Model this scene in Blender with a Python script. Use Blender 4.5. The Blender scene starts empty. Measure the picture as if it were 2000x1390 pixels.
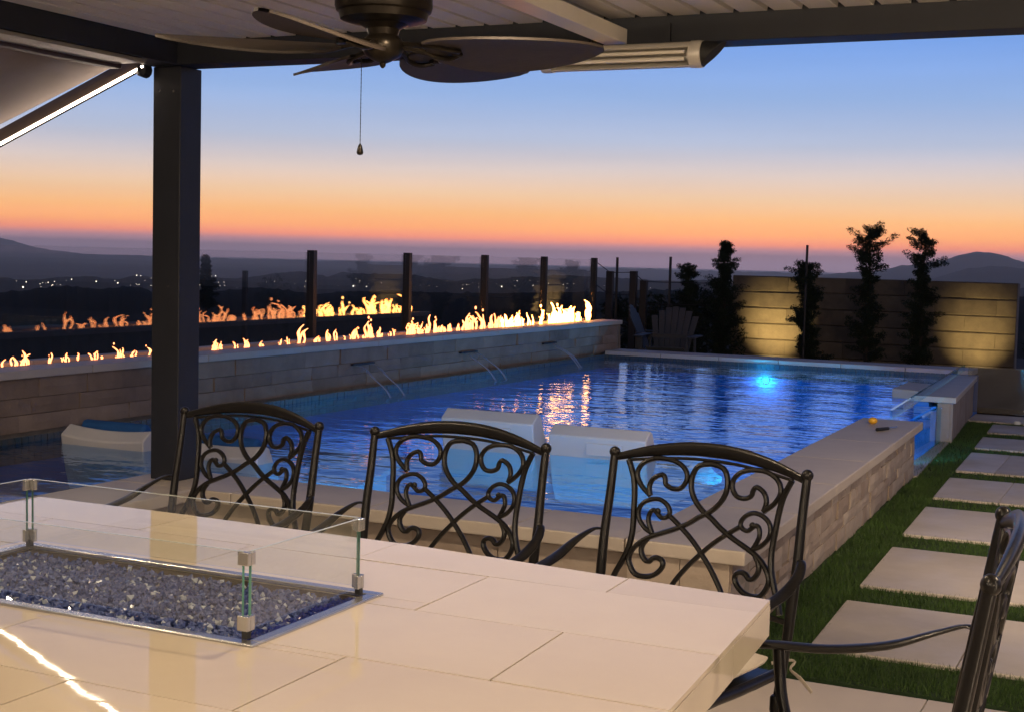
import bpy, bmesh, math, random
import numpy as np
from mathutils import Vector, Matrix
random.seed(7)
rng = np.random.default_rng(7)
sc = bpy.context.scene
col = sc.collection
R = math.radians

# ------------------------------------------------------------------ camera
EYE = 1.45
FPX = 2745.9133
AX = Vector((0.9044, 0.0528, -0.4251)); AX = Vector((0.90395, 0.05276, -0.42439))
_va = np.array([-5842., -341.]); _vb = np.array([1300., -160.])
_a = -np.array([_va[0], _va[1], FPX]); _a /= np.linalg.norm(_a)
_b = np.array([_vb[0], _vb[1], FPX]); _b /= np.linalg.norm(_b)
_u = np.cross(_a, _b)
if _u[1] > 0: _u = -_u
RW = np.array([_a, _b, _u])            # rows: world axes seen from the camera (x right, y down, z forward)
cam_d = bpy.data.cameras.new("camera")
cam = bpy.data.objects.new("camera", cam_d); col.objects.link(cam)
cam_d.sensor_width = 36.0; cam_d.lens = FPX / 2000.0 * 36.0
cam_d.clip_start = 0.05; cam_d.clip_end = 60000
m3 = Matrix([[RW[i][0], -RW[i][1], -RW[i][2]] for i in range(3)])
cam.matrix_world = Matrix.Translation((0, 0, EYE)) @ m3.to_4x4()
sc.camera = cam

def ray(x, y): return RW @ np.array([x - 1000., y - 695., FPX])
def azim(x):                                      # compass direction of a column of the picture at the horizon
    d = ray(x, 354 + .0253 * (x + 4842)); return math.atan2(d[0], d[1])

# ------------------------------------------------------------------ colour management, sky
sc.view_settings.view_transform = 'Standard'; sc.view_settings.look = 'None'
sc.view_settings.gamma = 1; sc.view_settings.exposure = 0
sc.view_settings.use_curve_mapping = False
sc.cycles.use_denoising = True
sc.cycles.max_bounces = 10; sc.cycles.diffuse_bounces = 3; sc.cycles.glossy_bounces = 4
sc.cycles.transmission_bounces = 8; sc.cycles.transparent_max_bounces = 24; sc.cycles.volume_bounces = 0
sc.cycles.sample_clamp_indirect = 16; sc.cycles.caustics_reflective = False; sc.cycles.caustics_refractive = False

def lin(*c):
    return tuple([(v / 255 / 12.92 if v / 255 <= .04045 else ((v / 255 + .055) / 1.055) ** 2.4) for v in c] + [1.0])

w = bpy.data.worlds.new("World"); sc.world = w; w.use_nodes = True
nt = w.node_tree; nt.nodes.clear()
def N(nt, t, **k):
    n = nt.nodes.new(t)
    for a, b in k.items(): setattr(n, a, b)
    return n
def math_node(nt, op, a, b=None, clamp=False):
    n = N(nt, 'ShaderNodeMath', operation=op, use_clamp=clamp)
    for i, v in enumerate((a, b)):
        if v is None: continue
        if isinstance(v, (int, float)): n.inputs[i].default_value = v
        else: nt.links.new(v, n.inputs[i])
    return n.outputs[0]
tc = N(nt, 'ShaderNodeTexCoord'); sx = N(nt, 'ShaderNodeSeparateXYZ'); nt.links.new(tc.outputs['Generated'], sx.inputs[0])
zc = math_node(nt, 'MAXIMUM', sx.outputs[2], 0.0)
fac = math_node(nt, 'DIVIDE', zc, math_node(nt, 'ADD', zc, .15))
ramp = N(nt, 'ShaderNodeValToRGB'); nt.links.new(fac, ramp.inputs[0])
def el(deg): z = math.sin(R(deg)); return z / (z + .15)
stops = [(0, (146, 116, 128), 4.2), (.48, (176, 122, 122), 2.5), (.72, (246, 142, 102), 1.9), (1.1, (255, 168, 100), 1.6), (1.7, (255, 188, 120), 1.32), (2.5, (248, 206, 164), 1.15),
         (3.5, (226, 208, 200), 1.10), (4.7, (188, 197, 220), 1.07), (6.5, (154, 184, 232), 1.04), (9, (120, 164, 236), 1.02),
         (16, (66, 104, 184), 1), (35, (38, 50, 84), 1), (90, (28, 27, 38), 1)]
SKYG = 2.0
while len(ramp.color_ramp.elements) < len(stops): ramp.color_ramp.elements.new(.5)
for e, (d, c, gn) in zip(ramp.color_ramp.elements, stops):
    e.position = el(d) if d else 0; e.color = tuple(v * gn / SKYG for v in lin(*c)[:3]) + (1,)
az0 = azim(1500)
dotn = N(nt, 'ShaderNodeVectorMath', operation='DOT_PRODUCT'); nt.links.new(tc.outputs['Generated'], dotn.inputs[0])
dotn.inputs[1].default_value = (math.sin(az0), math.cos(az0), 0)
ramp2 = N(nt, 'ShaderNodeMapRange'); nt.links.new(dotn.outputs['Value'], ramp2.inputs[0])
ramp2.inputs[1].default_value = -.7; ramp2.inputs[2].default_value = 1; ramp2.inputs[3].default_value = .42; ramp2.inputs[4].default_value = 1.0
mixh = N(nt, 'ShaderNodeMix', data_type='RGBA')                    # the anti-twilight side is a cool mauve
nt.links.new(ramp2.outputs[0], mixh.inputs[0]); mixh.inputs[6].default_value = tuple(v / SKYG for v in lin(84, 76, 82)[:3]) + (1,); nt.links.new(ramp.outputs[0], mixh.inputs[7])
mpc = N(nt, 'ShaderNodeMapping'); nt.links.new(tc.outputs['Generated'], mpc.inputs[0]); mpc.inputs['Scale'].default_value = (1.6, 1.6, 26)
nzc = N(nt, 'ShaderNodeTexNoise'); nzc.inputs['Scale'].default_value = 1.7; nzc.inputs['Detail'].default_value = 4; nt.links.new(mpc.outputs[0], nzc.inputs['Vector'])
mrc = N(nt, 'ShaderNodeMapRange'); nt.links.new(nzc.outputs[0], mrc.inputs[0]); mrc.inputs[1].default_value = .3; mrc.inputs[2].default_value = .7; mrc.inputs[3].default_value = .955; mrc.inputs[4].default_value = 1.035
mulc = N(nt, 'ShaderNodeVectorMath', operation='SCALE'); nt.links.new(mixh.outputs[2], mulc.inputs[0]); nt.links.new(mrc.outputs[0], mulc.inputs[3])
bg = N(nt, 'ShaderNodeBackground'); nt.links.new(mulc.outputs[0], bg.inputs[0]); bg.inputs[1].default_value = SKYG
wo = N(nt, 'ShaderNodeOutputWorld'); nt.links.new(bg.outputs[0], wo.inputs[0])

# ------------------------------------------------------------------ helpers
class MB:
    def __init__(s): s.v = []; s.f = []
    def add(s, vs, fs):
        o = len(s.v); s.v += [tuple(p) for p in vs]; s.f += [tuple(i + o for i in f) for f in fs]; return s
    def hexa(s, b, t):                               # 4 bottom pts ccw, 4 top pts
        return s.add(list(b) + list(t), [(3, 2, 1, 0), (4, 5, 6, 7), (0, 1, 5, 4), (1, 2, 6, 5), (2, 3, 7, 6), (3, 0, 4, 7)])
    def box(s, x0, x1, y0, y1, z0, z1):
        return s.hexa([(x0, y0, z0), (x1, y0, z0), (x1, y1, z0), (x0, y1, z0)], [(x0, y0, z1), (x1, y0, z1), (x1, y1, z1), (x0, y1, z1)])
    def prism(s, poly, z0, z1):
        n = len(poly)
        return s.add([(x, y, z0) for x, y in poly] + [(x, y, z1) for x, y in poly],
                     [tuple(range(n - 1, -1, -1)), tuple(range(n, 2 * n))] + [(i, (i + 1) % n, (i + 1) % n + n, i + n) for i in range(n)])
    def extr(s, prof, axis, a0, a1):                 # profile extruded along x (prof=(y,z)) or y (prof=(x,z))
        n = len(prof)
        g = (lambda p, a: (a, p[0], p[1])) if axis == 'x' else (lambda p, a: (p[0], a, p[1]))
        return s.add([g(p, a0) for p in prof] + [g(p, a1) for p in prof],
                     [tuple(range(n - 1, -1, -1)), tuple(range(n, 2 * n))] + [(i, (i + 1) % n, (i + 1) % n + n, i + n) for i in range(n)])
    def lathe(s, prof, c=(0, 0, 0), n=24, axis='z'):
        vs = []; fs = []
        for (r, h) in prof:
            for k in range(n):
                a = 2 * math.pi * k / n; p = (r * math.cos(a), r * math.sin(a), h)
                if axis == 'x': p = (p[2], p[0], p[1])
                if axis == 'y': p = (p[0], p[2], p[1])
                vs.append((p[0] + c[0], p[1] + c[1], p[2] + c[2]))
        for i in range(len(prof) - 1):
            for k in range(n): fs.append((i * n + k, i * n + (k + 1) % n, (i + 1) * n + (k + 1) % n, (i + 1) * n + k))
        fs.append(tuple(range(n - 1, -1, -1))); fs.append(tuple((len(prof) - 1) * n + k for k in range(n)))
        return s.add(vs, fs)
    def tube(s, pts, r, n=8, closed=False, flat=1.0, side=None, sub=1):
        P = [Vector(p) for p in pts]; rr = list(r) if hasattr(r, '__len__') else [r] * len(P)
        if sub > 1:                                   # Catmull-Rom
            Q = []; q = []
            m = len(P)
            for i in range(m - 1):
                p0 = P[max(i - 1, 0)]; p1 = P[i]; p2 = P[i + 1]; p3 = P[min(i + 2, m - 1)]
                for k in range(sub):
                    t = k / sub
                    Q.append(.5 * ((2 * p1) + (p2 - p0) * t + (2 * p0 - 5 * p1 + 4 * p2 - p3) * t * t + (-p0 + 3 * p1 - 3 * p2 + p3) * t ** 3))
                    q.append(rr[i] * (1 - t) + rr[i + 1] * t)
            Q.append(P[-1]); q.append(rr[-1]); P, rr = Q, q
        vs = []; fs = []; up = Vector(side) if side else None; m = len(P)
        for i, p in enumerate(P):
            d = (P[min(i + 1, m - 1)] - P[max(i - 1, 0)])
            if d.length < 1e-9: d = Vector((0, 0, 1))
            d.normalize()
            if side: a = Vector(side)
            else:
                if up is None: up = Vector((0, 0, 1)) if abs(d.z) < .9 else Vector((1, 0, 0))
                a = up
            a = (a - d * a.dot(d))
            if a.length < 1e-6: a = d.orthogonal()
            a.normalize(); b = d.cross(a); up = a
            for k in range(n):
                t = 2 * math.pi * k / n
                vs.append(p + a * (math.cos(t) * rr[i] * flat) + b * (math.sin(t) * rr[i]))
        for i in range(m - 1):
            for k in range(n): fs.append((i * n + k, i * n + (k + 1) % n, (i + 1) * n + (k + 1) % n, (i + 1) * n + k))
        fs.append(tuple(range(n - 1, -1, -1))); fs.append(tuple((m - 1) * n + k for k in range(n)))
        return s.add(vs, fs)
    def ball(s, c, r, n=8, m=6, sc_=(1, 1, 1)):
        prof = [(max(r * math.sin(math.pi * i / m), 1e-4), -r * math.cos(math.pi * i / m)) for i in range(m + 1)]
        o = len(s.v); s.lathe(prof, (0, 0, 0), n)
        for i in range(o, len(s.v)):
            p = s.v[i]; s.v[i] = (p[0] * sc_[0] + c[0], p[1] * sc_[1] + c[1], p[2] * sc_[2] + c[2])
        return s
    def mesh(s, name):
        me = bpy.data.meshes.new(name); me.from_pydata(s.v, [], s.f); me.validate(); me.update(); return me
    def build(s, name, mat, parent=None, smooth=False, bevel=0, local=False, kind=None, label=None, sub=0):
        off = Vector((0, 0, 0))
        if parent is not None and not local:
            off = world_loc(parent)
            s.v = [(p[0] - off.x, p[1] - off.y, p[2] - off.z) for p in s.v]
        me = s.mesh(name)
        if mat: me.materials.append(mat)
        if smooth:
            me.polygons.foreach_set('use_smooth', [True] * len(me.polygons))
            try: me.set_sharp_from_angle(angle=R(40))
            except Exception: pass
        o = bpy.data.objects.new(name, me); col.objects.link(o); o.parent = parent
        if bevel:
            b = o.modifiers.new('bevel', 'BEVEL'); b.width = bevel; b.segments = 2; b.limit_method = 'ANGLE'
        if sub:
            b = o.modifiers.new('sub', 'SUBSURF'); b.levels = sub; b.render_levels = sub
        if kind: o['kind'] = kind
        if label: o['label'] = label
        return o
def world_loc(o):
    p = Vector(o.location)
    while o.parent: o = o.parent; p += Vector(o.location)
    return p
def tag(o, label, cat, group=None, kind=None):
    o['label'] = label; o['category'] = cat
    if group: o['group'] = group
    if kind: o['kind'] = kind
    return o
def thing(name, label, cat, loc=(0, 0, 0), rz=0, group=None):
    o = bpy.data.objects.new(name, None); o.empty_display_size = .1; col.objects.link(o); o.location = loc; o.rotation_euler = (0, 0, rz)
    return tag(o, label, cat, group)
def struct_root(name, loc=(0, 0, 0)):
    o = bpy.data.objects.new(name, None); o.empty_display_size = .1; col.objects.link(o); o.location = loc; o['kind'] = 'structure'; return o
def copy_tree(o, parent=None):
    c = o.copy(); col.objects.link(c); c.parent = parent
    for ch in list(o.children): copy_tree(ch, c)
    return c

def mat(name, color, rough=.6, metal=0., var=.0, scale=4., bump=0., bscale=30., color2=None, spec=.5, coat=0., stretch=(1, 1, 1), noise2=None, island=False, rvar=None):
    m = bpy.data.materials.new(name); m.use_nodes = True; t = m.node_tree; p = t.nodes['Principled BSDF']
    p.inputs['Roughness'].default_value = rough; p.inputs['Metallic'].default_value = metal
    p.inputs['Specular IOR Level'].default_value = spec; p.inputs['Coat Weight'].default_value = coat
    c = tuple(color) + ((1,) if len(color) == 3 else ())
    tcn = N(t, 'ShaderNodeTexCoord'); mp = N(t, 'ShaderNodeMapping'); t.links.new(tcn.outputs['Object'], mp.inputs[0]); mp.inputs['Scale'].default_value = stretch
    oi = N(t, 'ShaderNodeObjectInfo')
    add = N(t, 'ShaderNodeVectorMath', operation='ADD'); t.links.new(mp.outputs[0], add.inputs[0])
    sc3 = N(t, 'ShaderNodeVectorMath', operation='SCALE'); sc3.inputs[3].default_value = 37.
    cx = N(t, 'ShaderNodeCombineXYZ'); t.links.new(oi.outputs['Random'], cx.inputs[0]); t.links.new(oi.outputs['Random'], cx.inputs[1])
    t.links.new(cx.outputs[0], sc3.inputs[0]); t.links.new(sc3.outputs[0], add.inputs[1])
    if var or color2:
        c2 = (tuple(color2) + ((1,) if len(color2) == 3 else ())) if color2 else tuple(max(0, v * (1 - var)) for v in c[:3]) + (1,)
        nz = N(t, 'ShaderNodeTexNoise'); nz.inputs['Scale'].default_value = scale; nz.inputs['Detail'].default_value = 6; nz.inputs['Roughness'].default_value = .6
        t.links.new(add.outputs[0], nz.inputs['Vector'])
        mr = N(t, 'ShaderNodeMapRange'); mr.inputs[1].default_value = .32; mr.inputs[2].default_value = .68; t.links.new(nz.outputs[0], mr.inputs[0])
        fac_ = mr.outputs[0]
        if island:                                   # each piece gets its own tone as well
            fac_ = math_node(t, 'ADD', math_node(t, 'MULTIPLY', mr.outputs[0], .5), math_node(t, 'MULTIPLY', oi.outputs['Random'], .5))
        mx = N(t, 'ShaderNodeMix', data_type='RGBA'); mx.inputs[6].default_value = c; mx.inputs[7].default_value = c2
        t.links.new(fac_, mx.inputs[0]); t.links.new(mx.outputs[2], p.inputs['Base Color'])
    else: p.inputs['Base Color'].default_value = c
    if rvar:                                          # smudges and wear in the gloss
        nr = N(t, 'ShaderNodeTexNoise'); nr.inputs['Scale'].default_value = rvar[0]; nr.inputs['Detail'].default_value = 7; nr.inputs['Roughness'].default_value = .65
        t.links.new(add.outputs[0], nr.inputs['Vector'])
        rr_ = N(t, 'ShaderNodeMapRange'); rr_.inputs[1].default_value = .38; rr_.inputs[2].default_value = .72; rr_.inputs[3].default_value = rvar[1]; rr_.inputs[4].default_value = rvar[2]
        t.links.new(nr.outputs[0], rr_.inputs[0]); t.links.new(rr_.outputs[0], p.inputs['Roughness'])
    if bump:
        nb = N(t, 'ShaderNodeTexNoise'); nb.inputs['Scale'].default_value = bscale; nb.inputs['Detail'].default_value = 5
        t.links.new(add.outputs[0], nb.inputs['Vector'])
        bp = N(t, 'ShaderNodeBump'); bp.inputs['Strength'].default_value = bump; bp.inputs['Distance'].default_value = .01
        t.links.new(nb.outputs[0], bp.inputs['Height']); t.links.new(bp.outputs[0], p.inputs['Normal'])
    return m
def schlick(t, f0, normal=None):
    """share of light a clear sheet reflects, the same from either side"""
    ge = N(t, 'ShaderNodeNewGeometry'); dt = N(t, 'ShaderNodeVectorMath', operation='DOT_PRODUCT')
    t.links.new(ge.outputs['Incoming'], dt.inputs[0]); t.links.new(normal if normal else ge.outputs['Normal'], dt.inputs[1])
    c = math_node(t, 'SUBTRACT', 1.0, math_node(t, 'ABSOLUTE', dt.outputs['Value']), clamp=True)
    p = math_node(t, 'POWER', c, 5.0)
    return math_node(t, 'ADD', math_node(t, 'MULTIPLY', p, 1 - f0), f0, clamp=True)
def emit(name, c, s):
    m = bpy.data.materials.new(name); m.use_nodes = True; t = m.node_tree; t.nodes.clear()
    e = N(t, 'ShaderNodeEmission'); e.inputs[0].default_value = tuple(c) + (1,); e.inputs[1].default_value = s
    o = N(t, 'ShaderNodeOutputMaterial'); t.links.new(e.outputs[0], o.inputs[0]); return m
def glass(name, tint=(.97, .99, .98), rough=0.0, refl=1.0, haze=0.0, hcol=(.5, .55, .55), ior=1.5):
    m = bpy.data.materials.new(name); m.use_nodes = True; t = m.node_tree; t.nodes.clear()
    tr = N(t, 'ShaderNodeBsdfTransparent'); tr.inputs[0].default_value = tint + (1,)
    gl = N(t, 'ShaderNodeBsdfGlossy'); gl.inputs['Roughness'].default_value = rough; gl.inputs[0].default_value = (1, 1, 1, 1)
    mx = N(t, 'ShaderNodeMixShader')
    f = math_node(t, 'MULTIPLY', schlick(t, ((ior - 1) / (ior + 1)) ** 2), refl, clamp=True); t.links.new(f, mx.inputs[0])
    first = tr.outputs[0]
    if haze:
        df = N(t, 'ShaderNodeBsdfDiffuse'); df.inputs[0].default_value = hcol + (1,)
        m2 = N(t, 'ShaderNodeMixShader'); m2.inputs[0].default_value = haze
        t.links.new(tr.outputs[0], m2.inputs[1]); t.links.new(df.outputs[0], m2.inputs[2]); first = m2.outputs[0]
    t.links.new(first, mx.inputs[1]); t.links.new(gl.outputs[0], mx.inputs[2])
    o = N(t, 'ShaderNodeOutputMaterial'); t.links.new(mx.outputs[0], o.inputs[0]); return m

M = {}
M['charcoal'] = mat('charcoal_powder_coat', (.0165, .019, .028), .55, 0, .25, 6, .05, 200)
M['louvre'] = mat('white_louvre_paint', (.78, .75, .70), .45, 0, .12, 3, .03, 60)
M['strut'] = mat('white_beam_paint', (.84, .79, .70), .28, 0, .06, 3)
M['alu'] = mat('brushed_aluminium', (.74, .70, .62), .34, .25, .15, 12, .05, 120)
M['chrome'] = mat('satin_nickel', (.55, .55, .54), .26, .9, .1, 8)
M['fabric'] = mat('awning_fabric', (.30, .25, .23), .85, 0, .2, 2.2, .25, 300)
M['tile'] = mat('polished_porcelain', (.59, .52, .41), .03, 0, .10, 1.6, .022, 5, color2=(.49, .42, .325), island=True, rvar=(5, .015, .05))
M['grout'] = mat('dark_grout', (.10, .08, .065), .8, 0, .2, 30)
M['coping'] = mat('limestone_coping', (.50, .455, .40), .5, 0, .2, 5, .12, 60, color2=(.40, .355, .31), island=True)
M['stone'] = mat('split_travertine', (.42, .36, .30), .8, 0, .4, 4, .6, 22, color2=(.22, .165, .13), island=True)
M['taupe'] = mat('taupe_split_stone', (.37, .285, .215), .8, 0, .4, 4, .6, 22, color2=(.17, .122, .088), island=True)  # split stone in a darker tone, standing in for dimmer light on the fire wall
M['mortar'] = mat('wall_mortar', (.30, .26, .215), .9, 0, .3, 10, .3, 60)
M['paver'] = mat('porcelain_paver', (.58, .53, .475), .55, 0, .1, 2, .15, 120, color2=(.34, .305, .275), island=True, rvar=(2.5, .4, .7))
M['patio'] = mat('patio_tile', (.52, .46, .40), .5, 0, .15, 3, .1, 120, color2=(.45, .4, .35), island=True)
M['soil'] = mat('garden_soil', (.035, .028, .022), .95, 0, .5, 3, .6, 20)
M['turfbase'] = mat('turf_base', (.018, .045, .012), .95, 0, .5, 12, .4, 60)
M['blade'] = mat('grass_blade', (.050, .105, .020), .6, 0, .5, 3.5, color2=(.024, .050, .012), spec=.3)
M['plaster'] = mat('pool_plaster', (.04, .20, .58), .7, 0, .3, 3, .1, 30, color2=(.03, .15, .46))
M['shelfp'] = mat('pool_shelf_plaster', (.08, .22, .50), .7, 0, .3, 3, .1, 30, color2=(.06, .17, .42))
M['mosaic'] = mat('waterline_mosaic', (.03, .07, .10), .3, 0, .5, 26, .2, 60, color2=(.09, .085, .075))
M['chair'] = mat('dark_cast_aluminium', (.009, .0085, .0085), .30, 0, .3, 14, .05, 90, color2=(.006, .0055, .0055), spec=.26)
M['cushion'] = mat('beige_cushion_weave', (.46, .41, .34), .9, 0, .12, 14, .4, 400)
M['bronze'] = mat('oiled_bronze', (.03, .024, .018), .32, .7, .3, 8)
M['bladefan'] = mat('woven_fan_blade', (.055, .042, .034), .55, 0, .3, 20, .15, 90, stretch=(1, 6, 1))
M['lounge'] = mat('white_resin', (.66, .66, .68), .45, 0, .06, 4)
M['pillow'] = mat('blue_pillow_fabric', (.012, .10, .34), .8, 0, .2, 8, .2, 300)
M['post'] = mat('dark_fence_post', (.012, .009, .009), .55, 0, .3, 6)
M['adiron'] = mat('blue_grey_resin', (.022, .030, .044), .6, 0, .15, 6)
M['block'] = mat('retaining_block', (.15, .12, .08), .95, 0, .4, 6, 1.0, 9, color2=(.07, .055, .04), island=True)
M['leaf'] = mat('conifer_foliage', (.022, .035, .016), .7, 0, .5, 5, color2=(.010, .016, .010), spec=.2)
M['bark'] = mat('bark', (.035, .025, .018), .9, 0, .4, 10, .5, 30)
M['terrain'] = mat('hill_scrub', (.028, .030, .022), .95, 0, .5, .01, color2=(.016, .018, .015), spec=.05)
M['rubber'] = mat('black_rubber', (.012, .012, .012), .6)
M['yellow'] = mat('yellow_plastic', (.75, .42, .03), .4)
M['fireglass'] = mat('fire_glass', (.018, .032, .13), .03, 0, .5, 60, color2=(.10, .135, .29), spec=1.0)
M['fireglassb'] = mat('cobalt_fire_glass', (.01, .02, .20), .06, 0, .5, 14, color2=(.02, .03, .12), spec=1.0)
M['edge'] = mat('green_glass_edge', (.10, .26, .21), .15, 0, .2, 20)
M['pane'] = glass('wind_guard_glass', (.965, .975, .965), refl=1.0, haze=.012, hcol=(.75, .76, .7))
M['fence_glass'] = glass('fence_glass', (.93, .93, .93), refl=2.3)
M['acrylic'] = glass('acrylic_panel', (.66, .88, 1.0), refl=.8)
M['poolglass'] = glass('pool_fence_glass', (.8, .8, .78), rough=.1, refl=1.3, haze=.10, hcol=(.45, .42, .36))
M['wateredge'] = glass('falling_water', (.85, .9, .97), rough=.1, refl=2.5, haze=.30, hcol=(.75, .82, .95), ior=1.33)
M['led'] = emit('led_strip_light', (1, .80, .62), 22)
M['lens'] = emit('downlight_lens', (1, .78, .5), 14)
M['bluelens'] = emit('pool_light_lens', (.02, .40, 1), 14)
M['town'] = emit('town_lamp', (1, .86, .66), 5)

# flames: bright hot core, orange thin rim
def flame_mat(core, rim, ccol, rcol):
    m = bpy.data.materials.new('gas_flame'); m.use_nodes = True; t = m.node_tree; t.nodes.clear()
    lw = N(t, 'ShaderNodeLayerWeight'); lw.inputs[0].default_value = .5
    oi = N(t, 'ShaderNodeTexCoord'); nz = N(t, 'ShaderNodeTexNoise'); nz.inputs['Scale'].default_value = 14; t.links.new(oi.outputs['Object'], nz.inputs['Vector'])
    f = math_node(t, 'ADD', lw.outputs['Facing'], math_node(t, 'MULTIPLY', math_node(t, 'SUBTRACT', nz.outputs[0], .5), .9), clamp=True)
    cr = N(t, 'ShaderNodeValToRGB'); t.links.new(f, cr.inputs[0])
    e = cr.color_ramp.elements; e[0].position = .15; e[0].color = ccol + (1,); e[1].position = .85; e[1].color = rcol + (1,)
    st = N(t, 'ShaderNodeMapRange'); t.links.new(f, st.inputs[0]); st.inputs[1].default_value = .1; st.inputs[2].default_value = .9
    st.inputs[3].default_value = core; st.inputs[4].default_value = rim
    em = N(t, 'ShaderNodeEmission'); t.links.new(cr.outputs[0], em.inputs[0]); t.links.new(st.outputs[0], em.inputs[1])
    o = N(t, 'ShaderNodeOutputMaterial'); t.links.new(em.outputs[0], o.inputs[0]); return m
M['flame'] = flame_mat(4.6, 4.4, (1, .36, .13), (1, .19, .042)); M['flame_big'] = flame_mat(17., 12., (1, .44, .11), (1, .25, .035))

def water_mat():
    m = bpy.data.materials.new('pool_water'); m.use_nodes = True; t = m.node_tree; t.nodes.clear()
    tcn = N(t, 'ShaderNodeTexCoord')
    mp = N(t, 'ShaderNodeMapping'); t.links.new(tcn.outputs['Object'], mp.inputs[0]); mp.inputs['Rotation'].default_value = (0, 0, R(25)); mp.inputs['Scale'].default_value = (1.0, 1.7, 1)
    n1 = N(t, 'ShaderNodeTexNoise'); n1.inputs['Scale'].default_value = 3.0; n1.inputs['Detail'].default_value = 3; n1.inputs['Roughness'].default_value = .55
    t.links.new(mp.outputs[0], n1.inputs['Vector'])
    n2 = N(t, 'ShaderNodeTexNoise'); n2.inputs['Scale'].default_value = .8; n2.inputs['Detail'].default_value = 1; t.links.new(mp.outputs[0], n2.inputs['Vector'])
    h = math_node(t, 'ADD', n1.outputs[0], math_node(t, 'MULTIPLY', n2.outputs[0], 1.6))
    bp = N(t, 'ShaderNodeBump'); bp.inputs['Strength'].default_value = 1.0; bp.inputs['Distance'].default_value = .012; t.links.new(h, bp.inputs['Height'])
    tr = N(t, 'ShaderNodeBsdfTransparent'); tr.inputs[0].default_value = (.50, .72, .93, 1)
    gl = N(t, 'ShaderNodeBsdfGlossy'); gl.inputs['Roughness'].default_value = .03; gl.inputs[0].default_value = (.76, .84, 1, 1); t.links.new(bp.outputs[0], gl.inputs['Normal'])
    mx = N(t, 'ShaderNodeMixShader'); t.links.new(schlick(t, .02, bp.outputs[0]), mx.inputs[0]); t.links.new(tr.outputs[0], mx.inputs[1]); t.links.new(gl.outputs[0], mx.inputs[2])
    o = N(t, 'ShaderNodeOutputMaterial'); t.links.new(mx.outputs[0], o.inputs[0]); return m
M['water'] = water_mat()

def area(name, loc, size, power, color, aim=(0, 0, -1), parent=None, spread=180):
    d = bpy.data.lights.new(name, 'AREA'); d.shape = 'DISK'; d.size = size; d.energy = power; d.color = color; d.spread = R(spread)
    o = bpy.data.objects.new(name, d); col.objects.link(o); o.location = loc
    o.rotation_euler = Vector(aim).to_track_quat('-Z', 'Y').to_euler(); o.parent = parent; return o
def point(name, loc, r, power, color, parent=None):
    d = bpy.data.lights.new(name, 'POINT'); d.shadow_soft_size = r; d.energy = power; d.color = color
    o = bpy.data.objects.new(name, d); col.objects.link(o); o.location = loc; o.parent = parent; return o
def spot(name, loc, aim, ang, power, color, r=.03, blend=.6, parent=None):
    d = bpy.data.lights.new(name, 'SPOT'); d.spot_size = R(ang); d.energy = power; d.color = color; d.shadow_soft_size = r; d.spot_blend = blend
    o = bpy.data.objects.new(name, d); col.objects.link(o); o.location = loc
    o.rotation_euler = Vector(aim).to_track_quat('-Z', 'Y').to_euler(); o.parent = parent; return o

# ------------------------------------------------------------------ terrain, near ground
def interp(xs, ys, x): return float(np.interp(x, xs, ys))
def hz(x): return 354 + .0253 * (x + 4842)
R1 = ([-800, 0, 130, 200, 260, 300, 430, 500, 620, 750, 900, 1160, 1300, 2000, 2600], [572, 565, 555, 560, 556, 568, 566, 560, 572, 566, 572, 570, 566, 575, 570])
R2 = ([-800, -300, 0, 64, 112, 180, 224, 272, 300, 384, 480, 560, 598, 620, 640, 662, 780, 820, 880, 930, 1050, 1080, 1160, 1300, 1380, 1430, 1600, 2000, 2600],
      [540, 532, 539, 544, 539, 537.6, 544, 537, 541, 541, 542, 531, 530, 536, 540, 533.5, 535, 538.6, 549, 545, 541, 538, 540, 549, 546, 552, 556, 560, 548])
R3 = ([-800, 0, 1400, 1560, 1640, 1700, 1760, 1800, 1840, 1870, 1905, 1930, 1960, 2000, 2100, 2600], [505, 510, 552, 541, 534, 530, 519, 516, 509, 500, 494, 494, 501, 512, 520, 510])
R3b = ([-800, 1700, 1780, 1830, 1880, 1930, 1960, 2000, 2100, 2600], [560, 560, 556, 541, 527, 520, 521, 524, 530, 535])
R4 = ([-800, -200, 0, 30, 60, 100, 160, 300, 2600], [455, 450, 465, 471, 481, 488, 494, 500, 560])
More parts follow.
